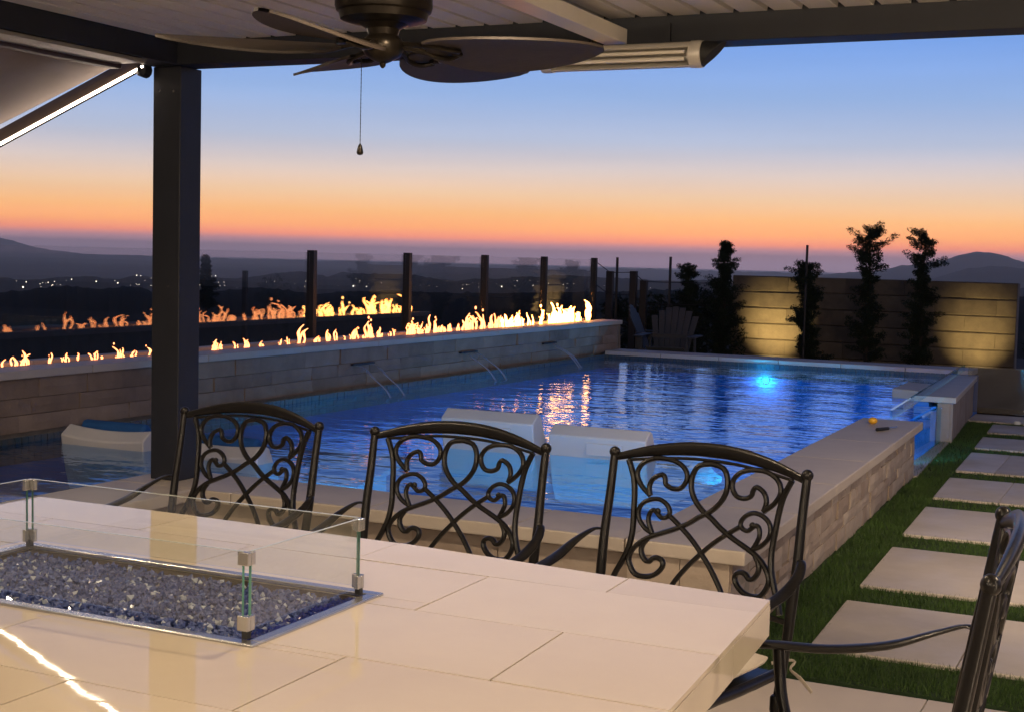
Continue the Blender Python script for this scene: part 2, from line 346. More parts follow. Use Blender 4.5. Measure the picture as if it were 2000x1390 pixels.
def terrain():
    nr = 130
    rs = np.concatenate([[0.], np.geomspace(28, 30000, nr)])
    ridges = [(520., 150., R1, .9), (2900., 600., R2, 1.), (8200., 1500., R3, 1.), (5600., 700., R3b, 1.), (11500., 2000., R4, 1.)]
    verts = []; a0, a1 = azim(-150), azim(2150); az = np.concatenate([np.linspace(-math.pi, a0, 150, endpoint=False), np.linspace(a0, a1, 620, endpoint=False), np.linspace(a1, math.pi, 190, endpoint=False)]); na = len(az)
    xs = np.linspace(-800, 2600, 400); azs = np.array([azim(x) for x in xs])
    ph = rng.uniform(0, 6.28, 40); am = rng.normal(0, 1, 40)
    Z = np.zeros((len(rs), na))
    for i, r in enumerate(rs):
        base = -1.6 if r < 29 else -1.6 - 155 * (1 - math.exp(-((r - 28) / 1300.))) - 0
        Z[i, :] = base
    for ri, wi, prof, _ in ridges:
        jit = np.convolve(rng.normal(0, 1, na + 2), [.3, .4, .3], 'valid') * (2.4 if ri < 1000 else 1.3 if ri < 4000 else .8)
        jit = np.maximum(jit, -.6)
        for j, a in enumerate(az):
            ea = np.interp(a, azs, [interp(prof[0], prof[1], x) - hz(x) for x in xs])
            inside = azs[0] < a < azs[-1]
            if not inside: ea = np.interp(ri, [500, 12000], [70, 25]) + 8 * sum(am[k] * math.sin((3 + k) * a + ph[k]) / (3 + .5 * k) for k in range(14))
            nzv = sum(am[k] * math.sin((40 + 17 * k) * a + ph[k]) / (1 + .35 * k) for k in range(20)) * .55
            crest = EYE - ri * ((ea + nzv - jit[j]) / FPX)
            for i, r in enumerate(rs):
                if abs(r - ri) < 3.2 * wi:
                    b = Z[i, j]; g = math.exp(-((r - ri) / wi) ** 2)
                    wob = 1 if r == ri else 1
                    Z[i, j] = max(b, b + (crest - b) * g * wob) if crest > b else b
    for i, r in enumerate(rs):
        for j, a in enumerate(az): verts.append((r * math.sin(a), r * math.cos(a), Z[i, j]))
    faces = [(i * na + j, i * na + (j + 1) % na, (i + 1) * na + (j + 1) % na, (i + 1) * na + j) for i in range(len(rs) - 1) for j in range(na)]
    mb = MB(); mb.v = verts; mb.f = [f[::-1] for f in faces]
    o = mb.build('hills', M['terrain'], smooth=True, kind='structure')
    return rs, az, Z
TERR = terrain()

PX0, PX1, PY0, PY1 = -6.0, -1.92, 5.42, 15.3          # the pool's inner rectangle
g = MB()
for (a, b, c, d) in [(-9, PX0 - .6, -8, 25), (PX0 - .6, -1.36, 15.75, 25), (-1.36, 12, 4.6, 25), (-4.34, 12, -8, 4.6), (-4.34, -1.36, 4.6, 5.3)]:
    g.box(a, b, c, d, -1.9, -.03)
g.build('garden_ground', M['soil'], kind='structure')

# ------------------------------------------------------------------ pool shell, water
pool = struct_root('pool_shell', (-4, 10, 0))
FL = -.85; SH = -.02; SV = 8.9
MB().box(PX0 - .3, PX1 + .05, PY0 - .1, PY1 + .1, FL - .1, FL).build('pool_floor', M['plaster'], pool)
MB().box(PX0, PX1 - .01, PY0 + .01, SV, SH - .4, SH).build('shelf_floor', M['shelfp'], pool, bevel=.02)
MB().box(PX0, PX1 - .01, SV + .001, SV + .32, SH - .8, SH - .25).build('step', M['shelfp'], pool, bevel=.02)
MB().box(PX0 - .02, -4.35, -3.0, PY0, SH - .4, SH - .12).build('spa_floor', M['shelfp'], pool)
MB().box(PX0 - .12, PX0, -3.0, PY1 + .1, FL, .22).build('pool_wall', M['plaster'], pool)
MB().box(PX0, PX1 - .01, PY1, PY1 + .12, FL, .22).build('pool_wall', M['plaster'], pool)
MB().box(-4.34, PX1, PY0 - .1, PY0, FL, .345).build('pool_wall', M['plaster'], pool)
MB().box(PX1, PX1 + .1, PY0, 9.95, FL, .345).build('pool_wall', M['plaster'], pool)
MB().box(PX1 - .02, PX1 + .1, 12.06, PY1, FL, .345).build('pool_wall', M['plaster'], pool)
MB().box(-1.92, -1.70, 9.95, 12.06, FL, -.35).build('window_sill_floor', M['plaster'], pool)
# waterline mosaic bands: individual small tiles joined
def mosaic(name, x0, x1, y0, y1, z0, z1):
    mb = MB(); s = .052
    if x1 - x0 > y1 - y0:
        n = int((x1 - x0) / s)
        for i in range(n):
            for k in range(int((z1 - z0) / s + .5)):
                d = random.uniform(0, .004); mb.box(x0 + i * s + .002, x0 + (i + 1) * s - .002, y0 - d, y1, z0 + k * s + .002, z0 + (k + 1) * s - .002)
    else:
        n = int((y1 - y0) / s)
        for i in range(n):
            for k in range(int((z1 - z0) / s + .5)):
                d = random.uniform(0, .004); mb.box(x0, x1 + d, y0 + i * s + .002, y0 + (i + 1) * s - .002, z0 + k * s + .002, z0 + (k + 1) * s - .002)
    return mb.build(name, M['mosaic'], pool, kind='stuff')
mosaic('mosaic_band', PX0, PX1, PY1 - .012, PY1 - .001, .19, .345)
mosaic('mosaic_band', PX0 + .001, PX0 + .012, 1.0, PY1 - .02, .19, .345)
wat = MB(); WZ = .31
wat.add([(PX0, -3, WZ), (-4.345, -3, WZ), (-4.345, PY0, WZ), (PX1, PY0, WZ), (PX1, 9.95, WZ), (-1.76, 9.97, WZ), (-1.76, 12.04, WZ), (PX1 - .02, 12.06, WZ), (PX1 - .02, PY1, WZ), (PX0, PY1, WZ)], [tuple(range(10))])
o = wat.build('pool_water', M['water'], kind='structure')

# ------------------------------------------------------------------ stone-faced walls
def stone_face(parent, p0, p1, z0, z1, nrm, rows, lmin, lmax, matn='stone', thick=.03, name='stone', gap=.003, rough=.012):
    p0 = Vector(p0); p1 = Vector(p1); d = p1 - p0; L = d.length; d.normalize(); nv = Vector((nrm[0], nrm[1], 0))
    hs = np.array([random.uniform(.75, 1.25) for _ in range(rows)]); hs = hs / hs.sum() * (z1 - z0)
    z = z0
    for h in hs:
        s = 0
        while s < L - 1e-4:
            l = random.uniform(lmin, lmax); e = s + l
            if L - e < lmin * .6: e = L
            pr = thick + random.uniform(-rough, rough)
            a = p0 + d * (s + gap / 2); b = p0 + d * (e - gap / 2)
            def P(q, k, zz): return (q.x + nv.x * k, q.y + nv.y * k, zz)
            mb = MB(); jj = [random.uniform(-.003, .003) for _ in range(4)]
            zz0 = z + gap / 2; zz1 = z + h - gap / 2
            # split-face block: a bulged front made of a 3x2 patch
            nx = 3; ny = 2; fr = []
            for iy in range(ny + 1):
                for ix in range(nx + 1):
                    t = ix / nx; q = a.lerp(b, t); edge = ix in (0, nx) or iy in (0, ny)
                    k = pr + (random.uniform(-.006, .002) if edge else random.uniform(0, rough * .9))
                    fr.append(P(q, k, zz0 + (zz1 - zz0) * iy / ny))
            fs = [(iy * (nx + 1) + ix, iy * (nx + 1) + ix + 1, (iy + 1) * (nx + 1) + ix + 1, (iy + 1) * (nx + 1) + ix) for iy in range(ny) for ix in range(nx)]
            m0 = len(fr); fr += [P(a, 0, zz0), P(b, 0, zz0), P(b, 0, zz1), P(a, 0, zz1)]
            top = [ny * (nx + 1) + ix for ix in range(nx + 1)]; bot = list(range(nx + 1))
            lf = [iy * (nx + 1) for iy in range(ny + 1)]; rt = [iy * (nx + 1) + nx for iy in range(ny + 1)]
            fs += [tuple(top + [m0 + 2, m0 + 3]), tuple(bot[::-1] + [m0, m0 + 1]), tuple(lf + [m0 + 3, m0]), tuple(rt[::-1] + [m0 + 1, m0 + 2])]
            mb.add(fr, fs).build(name, M[matn], parent)
            s = e
        z += h
def coping_run(parent, quads, z0, z1, matn='coping'):
    for q in quads:
        MB().prism(q, z0, z1).build('coping_slab', M[matn], parent, bevel=.006)

C = .39
# near raised wall (runs across behind the chairs)
nw = tag(struct_root('near_pool_wall', (-2.8, 5.2, 0)), 'long low stone wall with pale coping across the pool end behind the three chairs', 'wall'); nw['kind'] = 'structure'
MB().box(-4.30, -1.45, 5.10, 5.315, -.02, .335).build('wall_core', M['mortar'], nw)
stone_face(nw, (-4.30, 5.098, 0), (-1.46, 5.098, 0), 0, .335, (0, -1), 3, .22, .5, thick=.03, rough=.007)
xs = [-4.34, -3.7, -3.02, -2.34, -1.86]
coping_run(nw, [[(a + .0015, 5.0), (b - .0015, 5.0), (b - .0015, 5.42), (a + .0015, 5.42)] for a, b in zip(xs[:-1], xs[1:])], .335, C)
# left arm coming toward the viewer
lw_ = struct_root('left_pool_wall', (-4.1, 3, 0))
MB().box(-4.30, -3.98, -2.9, 5.098, -.02, .335).build('wall_core', M['mortar'], lw_)
ys = [-3.0, -2.2, -1.4, -.6, .2, 1., 1.8, 2.6, 3.4, 4.2, 4.998]
coping_run(lw_, [[(-4.34, a + .0015), (-3.90, a + .0015), (-3.90, b - .0015), (-4.34, b - .0015)] for a, b in zip(ys[:-1], ys[1:])], .335, C)
# right raised wall
rwall = tag(struct_root('right_pool_wall', (-1.6, 7.5, 0)), 'raised right pool wall of split stone with wide grey coping beside the turf strip', 'wall'); rwall['kind'] = 'structure'
def rx(v): return -1.415 - .030 * (v - 5.0)            # outer coping edge
MB().prism([(-1.86, 5.35), (-1.47, 5.05), (rx(9.93) - .05, 9.93), (-1.86, 9.93)], -.02, .335).build('wall_core', M['mortar'], rwall)
stone_face(rwall, (-1.470, 5.04, 0), (rx(9.93) - .045, 9.94, 0), 0, .335, (1, 0), 4, .12, .34, thick=.028, rough=.006)
stone_face(rwall, (-1.855, 5.048, 0), (-1.45, 5.048, 0), 0, .335, (0, -1), 3, .2, .4, thick=.02, rough=.004)
ys = [5.0, 5.9, 6.8, 7.7, 8.6, 9.3, 9.95]
coping_run(rwall, [[(-1.857 - .018 * (a - 5), a + .0015), (rx(a) + .03, a + .0015), (rx(b) + .03, b - .0015), (-1.857 - .018 * (b - 5), b - .0015)] for a, b in zip(ys[:-1], ys[1:])], .335, C)
# far stub of the same wall beyond the acrylic window
sw = tag(struct_root('window_pier', (-1.75, 13.3, 0)), 'short stone pier with pale coping just beyond the glowing blue pool window', 'wall'); sw['kind'] = 'structure'
MB().box(-1.94, -1.757, 12.062, 12.3, -.5, .30).build('pool_wall', M['plaster'], pool)
MB().prism([(-1.752, 12.08), (-1.655, 12.08), (-1.80, 14.62), (-1.90, 14.62), (-1.90, 12.32), (-1.752, 12.32)], -.02, .335).build('wall_core', M['mortar'], sw)
stone_face(sw, (-1.752, 12.085, 0), (-1.65, 12.085, 0), 0, .335, (0, -1), 1, .3, .3, thick=.012, rough=.002)
stone_face(sw, (-1.655, 12.08, 0), (-1.80, 14.62, 0), 0, .335, (1, .057), 1, 1.1, 1.3, thick=.025, rough=.004)
coping_run(sw, [[(-1.94, 12.045), (-1.60, 12.045), (-1.755, 14.66), (-1.94, 14.66)]], .335, .385)
MB().prism([(-2.22, 12.6), (-1.98, 12.5), (-1.98, 13.3), (-2.22, 13.4)], .30, .385).build('coping_slab', M['coping'], sw, bevel=.01)
# acrylic window
aw = tag(struct_root('acrylic_window', (-1.74, 11, 0)), 'clear acrylic pool window glowing blue between the stone wall end and the short pier', 'pool window'); aw['kind'] = 'structure'
MB().box(-1.755, -1.715, 9.955, 12.05, .01, .30).build('acrylic_pane', M['acrylic'], aw)
MB().prism([(-1.765, 9.96), (-1.745, 9.96), (-1.955, 15.28), (-1.975, 15.28)], .387, .455).build('acrylic_rim', M['acrylic'], aw)
MB().prism([(-1.715, 9.95), (-1.56, 9.95), (-1.66, 12.4), (-1.70, 12.4)], -.02, .012).build('window_kerb', M['coping'], aw)
# far coping
fw = tag(struct_root('far_pool_wall', (-4, 15.5, 0)), 'far pool edge with pale coping in front of the dark garden', 'wall'); fw['kind'] = 'structure'
MB().box(-5.98, -1.9, 15.42, 15.70, -1, .335).build('wall_core', M['mortar'], fw)
xs = np.linspace(-6.0, -1.88, 7)
coping_run(fw, [[(a + .002, 15.29), (b - .002, 15.29), (b - .002, 15.75), (a + .002, 15.75)] for a, b in zip(xs[:-1], xs[1:])], .335, C)

# flame wall
fl = tag(struct_root('fire_wall', (-6.3, 11, 0)), 'long raised stone wall on the left carrying the line of gas flames', 'wall'); fl['kind'] = 'structure'
FZ = .715
MB().box(-6.62, -6.16, 1.0, 16.15, -1., .66).build('wall_core', M['mortar'], fl)
stone_face(fl, (-6.155, 16.0, 0), (-6.155, 3.2, 0), .345, .665, (1, 0), 3, .22, .62, 'taupe', thick=.032, rough=.007)
stone_face(fl, (-6.62, 16.155, 0), (-6.15, 16.155, 0), .3, .665, (0, 1), 3, .2, .4)
ys = np.linspace(1.0, 16.1, 14)
coping_run(fl, [[(-6.36, a + .002), (-6.095, a + .002), (-6.095, b - .002), (-6.36, b - .002)] for a, b in zip(ys[:-1], ys[1:])], .665, FZ)
coping_run(fl, [[(-6.68, a + .002), (-6.58, a + .002), (-6.58, b - .002), (-6.68, b - .002)] for a, b in zip(ys[:-1], ys[1:])], .665, FZ)

# ------------------------------------------------------------------ paving, patio, turf
pv = tag(struct_root('stepping_path', (-.6, 8, 0)), 'rows of large pale pavers set in turf along the pool wall', 'path'); pv['kind'] = 'structure'
fronts = [5.22, 6.37, 7.73, 9.09, 10.40, 11.82, 13.01]; backs = [6.05, 7.34, 8.70, 10.02, 11.50, 12.62, 13.72]
def sx_(v): return -1.19 - .034 * (v - 5.2)
joint0 = [-.65, -.70, -.745, -.93, -1.10, -1.06, -1.12]
for a, b, j in zip(fronts, backs, joint0):
    e = [sx_(a), j, j + .82, j + 1.64, j + 2.46]
    for k in range(4):
        x0, x1 = e[k], e[k + 1]
        MB().prism([(x0 + .0015, a), (x1 - .0015, a), (x1 - .0015, b), (x0 + .0015 - (.03 if k == 0 else 0), b)], -.02, .012).build('paver', M['paver'], pv, bevel=.005)
for k in range(6):
    MB().box(-1.75 + k * .7 + .002, -1.05 + k * .7 - .002, 13.95, 14.60, -.02, .012).build('paver', M['paver'], pv, bevel=.005)
pt = tag(struct_root('patio_floor', (-2, 1.5, 0)), 'sunken patio floor of beige tiles under the fire table', 'patio'); pt['kind'] = 'structure'
for i in range(9):
    for j in range(11):
        x0 = -3.96 + i * .82; y0 = -3.9 + j * .79
        x1 = x0 + .816; y1 = y0 + .786
        if y1 > 4.9: y1 = 4.86
        MB().box(x0, x1, y0, y1, -.02, .008).build('patio_tile', M['patio'], pt)
MB().box(-3.97, -1.46, 4.86, 5.09, -.02, .006).build('patio_edge', M['patio'], pt)

turf_base = MB()
turf_base.prism([(-1.44, 4.87), (2.4, 4.87), (2.4, 13.94), (-1.72, 13.94), (-1.62, 9.95)], -.02, -.004).build('turf_ground', M['turfbase'], kind='structure')
# grass blades
def grass():
    rects = []                                        # polygons as (fn) sampled areas
    pts = []
    def fill(x0f, x1f, y0, y1, dens, w, h):
        n = 0; A = 0
        ys_ = np.linspace(y0, y1, 30); A = np.mean([max(0, x1f(y) - x0f(y)) for y in ys_]) * (y1 - y0)
        n = int(A * dens)
        y = rng.uniform(y0, y1, n); t = rng.uniform(0, 1, n)
        a = np.array([x0f(v) for v in y]); b = np.array([x1f(v) for v in y])
        x = a + (b - a) * t + rng.normal(0, .006, n)
        pts.append(np.stack([x, y, np.full(n, w), np.full(n, h)], 1))
    wallx = lambda v: rx(v) - .01 if v < 9.9 else -1.66 - .035 * (v - 9.9)
    fill(wallx, lambda v: sx_(v) + .005, 4.9, 9.0, 17000, .0030, .026)
    fill(wallx, lambda v: sx_(v) + .005, 9.0, 13.9, 7500, .0045, .028)
    fb = [4.87] + backs; ff = fronts + [13.93]
    for i, (b0, f0) in enumerate(zip(fb, ff)):
        d = [30000, 20000, 12000, 8000, 6000, 5000, 5000, 4500][i]; w_ = .0026 + .0005 * i
        fill(lambda v: sx_(v) - .02, lambda v: .75 if i < 3 else .1, b0 - .004, f0 + .004, d * .7, w_, .026)
    P = np.concatenate(pts); n = len(P)
    ang = rng.uniform(0, 2 * math.pi, n); lean = rng.normal(0, .4, (n, 2)); hh = P[:, 3] * rng.uniform(.55, 1.25, n)
    base = np.stack([P[:, 0], P[:, 1], np.full(n, -.006)], 1)
    wv = np.stack([np.cos(ang) * P[:, 2], np.sin(ang) * P[:, 2], np.zeros(n)], 1)
    tip = base + np.stack([lean[:, 0] * hh, lean[:, 1] * hh, hh], 1)
    V = np.empty((n, 3, 3)); V[:, 0] = base - wv * .6; V[:, 1] = base + wv * .6; V[:, 2] = tip
    me = bpy.data.meshes.new('turf'); me.vertices.add(n * 3); me.vertices.foreach_set('co', V.reshape(-1))
    me.loops.add(n * 3); me.loops.foreach_set('vertex_index', np.arange(n * 3, dtype=np.int32))
    me.polygons.add(n); me.polygons.foreach_set('loop_start', np.arange(0, n * 3, 3, dtype=np.int32)); me.polygons.foreach_set('loop_total', np.full(n, 3, dtype=np.int32))
    me.update(); me.materials.append(M['blade'])
    o = bpy.data.objects.new('turf_grass', me); col.objects.link(o)
    tag(o, 'short green turf growing in strips between the pavers', 'grass', kind='stuff')
    print('blades', n)
grass()

# ------------------------------------------------------------------ pergola
pg = thing('pergola', 'charcoal louvred pergola with one square post standing on the pool coping', 'pergola', (-4.16, 5.2, C))
MB().box(-4.24, -4.085, 5.12, 5.27, C, 2.265).build('post', M['charcoal'], pg, bevel=.004)
MB().box(-4.245, 3.2, 5.095, 5.25, 2.267, 2.385).build('front_beam', M['charcoal'], pg, bevel=.003)
MB().box(-4.243, -4.083, -1.5, 5.093, 2.268, 2.40).build('side_beam', M['charcoal'], pg, bevel=.003)
MB().box(1.2, 1.36, -1.5, 5.09, 2.268, 2.40).build('side_beam', M['charcoal'], pg)
MB().box(-4.25, 3.0, -1.66, -1.505, 2.267, 2.42).build('rear_beam', M['charcoal'], pg)
MB().box(1.2, 1.36, -1.66, -1.5, 0.012, 2.265).build('post', M['charcoal'], pg)
for q in ((-4.2, 5.118, 2.16), (-4.125, 5.118, 2.155)):
    MB().lathe([(.006, 0), (.006, .004), (.003, .006)], q, 8, 'y').build('screw', M['chrome'], pg)
MB().box(-4.08, 3.2, 5.095, 5.25, 2.386, 2.46).build('beam_top', M['charcoal'], pg)
# louvres: shallow trays with a lip over the next one
lp = 0.1282; lx0 = -4.075
prof = [(0, 2.425), (.006, 2.368), (.108, 2.368), (.116, 2.425), (.131, 2.425), (.131, 2.431), (.110, 2.431), (.102, 2.376), (.012, 2.376), (.006, 2.431)]
lm = None
for k in range(41):
    if lm is None:
        o = MB().extr([(x, z) for x, z in prof], 'y', -1.5, 5.090).build('louvre', M['louvre'], pg); lm = o; base_x = 0; o.location.x += lx0
    else:
        c = lm.copy(); col.objects.link(c); c.parent = pg; c.location.x = lx0 + k * lp
# white cross beam under the louvres
MB().box(-2.036, -1.944, -1.5, 5.090, 2.270, 2.326).build('white_beam', M['strut'], pg, bevel=.003)
# retractable awning outside the side beam
aw2 = thing('awning', 'sloping grey fabric awning with a bright light strip on its edge bar', 'awning', (-4.3, 5.1, 2.26))
MB().box(-4.262, -4.100, -1.2, 4.90, 2.250, 2.266)  .build('cassette', mat('cassette_grey', (.22, .21, .19), .4), aw2, bevel=.003)
MB().box(-4.325, -4.265, -1.2, 4.94, 2.235, 2.30).build('roller_tube', mat('rail_brown', (.05, .035, .038), .5), aw2, bevel=.006)
# fabric
mb = MB(); a0 = (-4.32, 2.295); a1 = (-7.0, 2.295 - 2.68 * .345)
vs = []; fs = []; nu = 12; nv = 14
for i in range(nu + 1):
    for j in range(nv + 1):
        t = i / nu; sV = j / nv; sag = -.03 * math.sin(math.pi * t) * 1
        vs.append((a0[0] + (a1[0] - a0[0]) * t, -1.2 + 6.24 * sV, a0[1] + (a1[1] - a0[1]) * t + sag * .5))
for i in range(nu):
    for j in range(nv): fs.append((i * (nv + 1) + j, i * (nv + 1) + j + 1, (i + 1) * (nv + 1) + j + 1, (i + 1) * (nv + 1) + j))
mb.add(vs, fs); o = mb.build('awning_fabric', M['fabric'], aw2, smooth=True)
sd = o.modifiers.new('s', 'SOLIDIFY'); sd.thickness = .004
b0 = Vector((-4.27, 5.10, 2.285)); b1 = Vector((-7.0, 5.10, 2.285 - 2.73 * .392))
dv = (b1 - b0).normalized(); up = Vector((-dv.z, 0, dv.x)); up = up if up.z > 0 else -up
def bar(name, m, c0, c1, hz_, hy, oy=0, ou=0):
    p = b0 + up * ou + Vector((0, oy, 0)); q = b1 + up * ou + Vector((0, oy, 0))
    A = [(pt_ + Vector((0, sy * hy, 0)) + up * su * hz_) for pt_ in (p, q) for sy, su in ((-1, -1), (1, -1), (1, 1), (-1, 1))]
    return MB().add(A, [(0, 1, 2, 3), (7, 6, 5, 4), (0, 4, 5, 1), (1, 5, 6, 2), (2, 6, 7, 3), (3, 7, 4, 0)]).build(name, m, aw2)
bar('edge_bar', mat('bar_bronze', (.13, .10, .09), .4, .5), 0, 0, .030, .025, 0, .012)
bar('light_strip', M['led'], 0, 0, .0045, .005, -.024, -.0235)
MB().lathe([(.012, -.03), (.03, -.02), (.035, .02), (.012, .04)], (-4.28, 5.10, 2.25), 12, 'y').build('bracket', M['charcoal'], aw2)

# patio heater under the beam
ht = thing('patio_heater', 'silver tube patio heater with black slanted end caps hung under the front beam', 'heater', (-1.94, 5.02, 2.21))
hx0, hx1 = -2.22, -1.665
ang = [R(d) for d in np.linspace(-110, 150, 20)]
ro = [(5.03 + .046 * math.cos(a) * 1.1, 2.215 - .046 * -math.sin(a)) for a in ang]
ri = [(5.03 + .042 * math.cos(a) * 1.1, 2.215 + .042 * math.sin(a)) for a in ang[::-1]]
ro = [(5.03 + .047 * math.cos(a) * 1.0, 2.212 + .047 * math.sin(a)) for a in ang]
ri = [(5.03 + .043 * math.cos(a) * 1.0, 2.212 + .043 * math.sin(a)) for a in ang[::-1]]
pr = ro + ri
mb = MB(); n = len(pr)
mb.add([(hx0, y, z) for y, z in pr] + [(hx1, y, z) for y, z in pr], [(i, (i + 1) % n, (i + 1) % n + n, i + n) for i in range(n)])
mb.build('reflector', M['alu'], ht, smooth=True)
for dz in (-.014, .012):
    MB().lathe([(.007, 0), (.007, hx1 - hx0 - .04)], (hx0 + .02, 5.005, 2.208 + dz), 10, 'x').build('quartz_tube', mat('quartz_' + str(dz > 0), (.85, .80, .70), .12), ht, smooth=True)
for sgn, x in ((-1, hx0), (1, hx1)):
    MB().lathe([(.05, 0), (.051, .03 * sgn), (.049, .045 * sgn)], (x, 5.03, 2.212), 24, 'x').build('end_collar', M['alu'], ht, smooth=True)
    cc = MB(); nn = 20; vs = []
    for k in range(nn):
        a = 2 * math.pi * k / nn; vs.append((x + .046 * sgn, 5.03 + .047 * math.cos(a), 2.212 + .047 * math.sin(a)))
    for k in range(nn):
        a = 2 * math.pi * k / nn; vs.append((x + (.085 + .045 * math.sin(a)) * sgn, 5.03 + .043 * math.cos(a), 2.212 + .043 * math.sin(a)))
    cc.add(vs, [(k, (k + 1) % nn, (k + 1) % nn + nn, k + nn) for k in range(nn)] + [tuple(range(nn)), tuple(range(nn, 2 * nn))]).build('end_cap', M['rubber'], ht, smooth=True)
for x in (-2.1, -1.78):
    MB().box(x - .012, x + .012, 5.02, 5.09, 2.252, 2.262).box(x - .012, x + .012, 5.075, 5.088, 2.262, 2.34).build('hanger', M['charcoal'], ht)

# unseen downlights added in the louvres to light the table and near coping
for i, (x, y) in enumerate([(-3.3, 3.1), (-2.0, .2), (-.95, 1.2), (-1.6, 3.15), (1.0, 3.2)]):
    d = thing('downlight', ['round warm downlight over the left end of the table', 'round warm downlight behind the table', 'round warm downlight near the table front', 'round warm downlight over the middle chair', 'round warm downlight nearest the open right side'][i], 'light', (x, y, 2.37), 0, 'pergola downlights')
    MB().lathe([(.055, 0), (.055, -.012), (.045, -.014), (.042, -.004)], (0, 0, 0), 20).build('trim_ring', M['alu'], d, local=True)
    MB().lathe([(.041, -.006), (.001, -.006)], (0, 0, 0), 16).build('lens', M['lens'], d, local=True)
    area('downlight_lamp', (0, 0, -.03), .08, (20, 15, 14, 20, 50)[i], (1, .75, .50), (0, .05, -1), d, 165)

# house front behind the viewer; lanterns and louvre strips added as unseen fill light
hw = MB().box(-7, 9, -4.6, -4.3, -.02, 3.3).build('house_wall', mat('stucco', (.45, .40, .34), .9, 0, .15, 3, .3, 60), kind='structure')
for i, x in enumerate((-3.2, .9, 4.6)):  # unseen lanterns, added as warm fill from behind
    lt = thing('wall_lantern', ['box wall lantern at the left of the house front', 'box wall lantern in the middle of the house front', 'box wall lantern at the right of the house front'][i], 'wall lamp', (x, -4.3, 2.0), 0, 'house front lanterns')
    MB().box(-.07, .07, .0, .02, -.14, .14).build('back_plate', M['bronze'], lt, local=True)
    MB().box(-.06, .06, .03, .13, .10, .12).box(-.06, .06, .03, .13, -.12, -.10).build('lantern_frame', M['bronze'], lt, local=True, kind='stuff')
    MB().box(-.045, .045, .04, .12, -.098, .098).build('lantern_glass', M['lens'], lt, local=True)
    area('lantern_lamp', (0, .16, 0), .16, (10, 30, 60)[i], (1, .72, .46), ((0, 1, -.12), (0, 1, -.12), (-.25, 1, -.22))[i], lt, (170, 170, 110)[i])
for i, (x, pw, am) in enumerate([(-.15, 24, (-.05, 1.2, -1)), (1.1, 60, (-.15, 2.0, -1))]):  # unseen spotlights, added to brighten the pavers
    dl = thing('beam_spotlight', ['small black spotlight on the outer face of the front beam above the first paver', 'small black spotlight at the right end of the front beam'][i], 'light', (x, 5.33, 2.32), 0, 'spotlights on the pergola beam')
    MB().lathe([(.035, .06), (.038, -.03), (.034, -.035)], (0, 0, 0), 16).build('lamp_can', M['rubber'], dl, local=True)
    MB().box(-.012, .012, -.08, -.034, -.01, .02).build('bracket', M['rubber'], dl, local=True)
    MB().lathe([(.030, -.036), (.001, -.036)], (0, 0, 0), 14).build('lens', M['lens'], dl, local=True)
    area('spot_lamp', (0, 0, -.05), .07, pw, (1, .74, .50), am, dl, 115)
stp = MB().box(1.175, 1.198, -1.3, 4.9, 2.272, 2.284).build('louvre_light_strip', emit('strip_warm', (1, .74, .48), 3), pg)  # unseen strip, added to brighten the louvres
d_ = bpy.data.lights.new('strip_lamp', 'AREA'); d_.shape = 'RECTANGLE'; d_.size = .05; d_.size_y = 6.0; d_.energy = 40; d_.color = (1, .76, .52)
o_ = bpy.data.objects.new('strip_lamp', d_); col.objects.link(o_); o_.location = (1.16, 1.8, 2.29); o_.rotation_euler = Vector((-1, 0, .12)).to_track_quat('-Z', 'Y').to_euler()
d_ = bpy.data.lights.new('strip_lamp', 'AREA'); d_.shape = 'RECTANGLE'; d_.size = 4.6; d_.size_y = .04; d_.energy = 80; d_.color = (1, .80, .58)  # second added strip light, washing the louvres from the rear beam
o_ = bpy.data.objects.new('strip_lamp', d_); col.objects.link(o_); o_.location = (-1.5, -1.46, 2.30); o_.rotation_euler = Vector((0, 1, .16)).to_track_quat('-Z', 'Y').to_euler()
MB().box(-3.8, .8, -1.503, -1.485, 2.286, 2.298).build('louvre_light_strip', bpy.data.materials['strip_warm'], pg)
# ------------------------------------------------------------------ fan
FC = Vector((0, 0, 0)); d = ray(748, 96); t_ = 4.35 / np.linalg.norm(d); FC = Vector(tuple(d * t_ + np.array([0, 0, EYE])))
fan = thing('ceiling_fan', 'bronze ceiling fan with five broad leaf-shaped blades and a pull chain', 'ceiling fan', FC)
MB().lathe([(.05, .24), (.10, .22), (.136, .20), (.146, .17), (.147, .125), (.143, .11), (.135, .105), (.130, .085), (.10, .076), (.07, .072)], (0, 0, 0), 36).build('motor_housing', M['bronze'], fan, smooth=True, local=True)
MB().lathe([(.03, .33), (.03, .28)], (0, 0, 0), 16).build('mount_rod', M['bronze'], fan, local=True)
MB().lathe([(.075, .072), (.05, .058), (.045, .04), (.056, .03), (.062, .015), (.062, -.005), (.052, -.022), (.028, -.036), (.010, -.042), (.0085, -.052), (.003, -.058)], (0, 0, 0), 30).build('switch_housing', M['bronze'], fan, smooth=True, local=True)
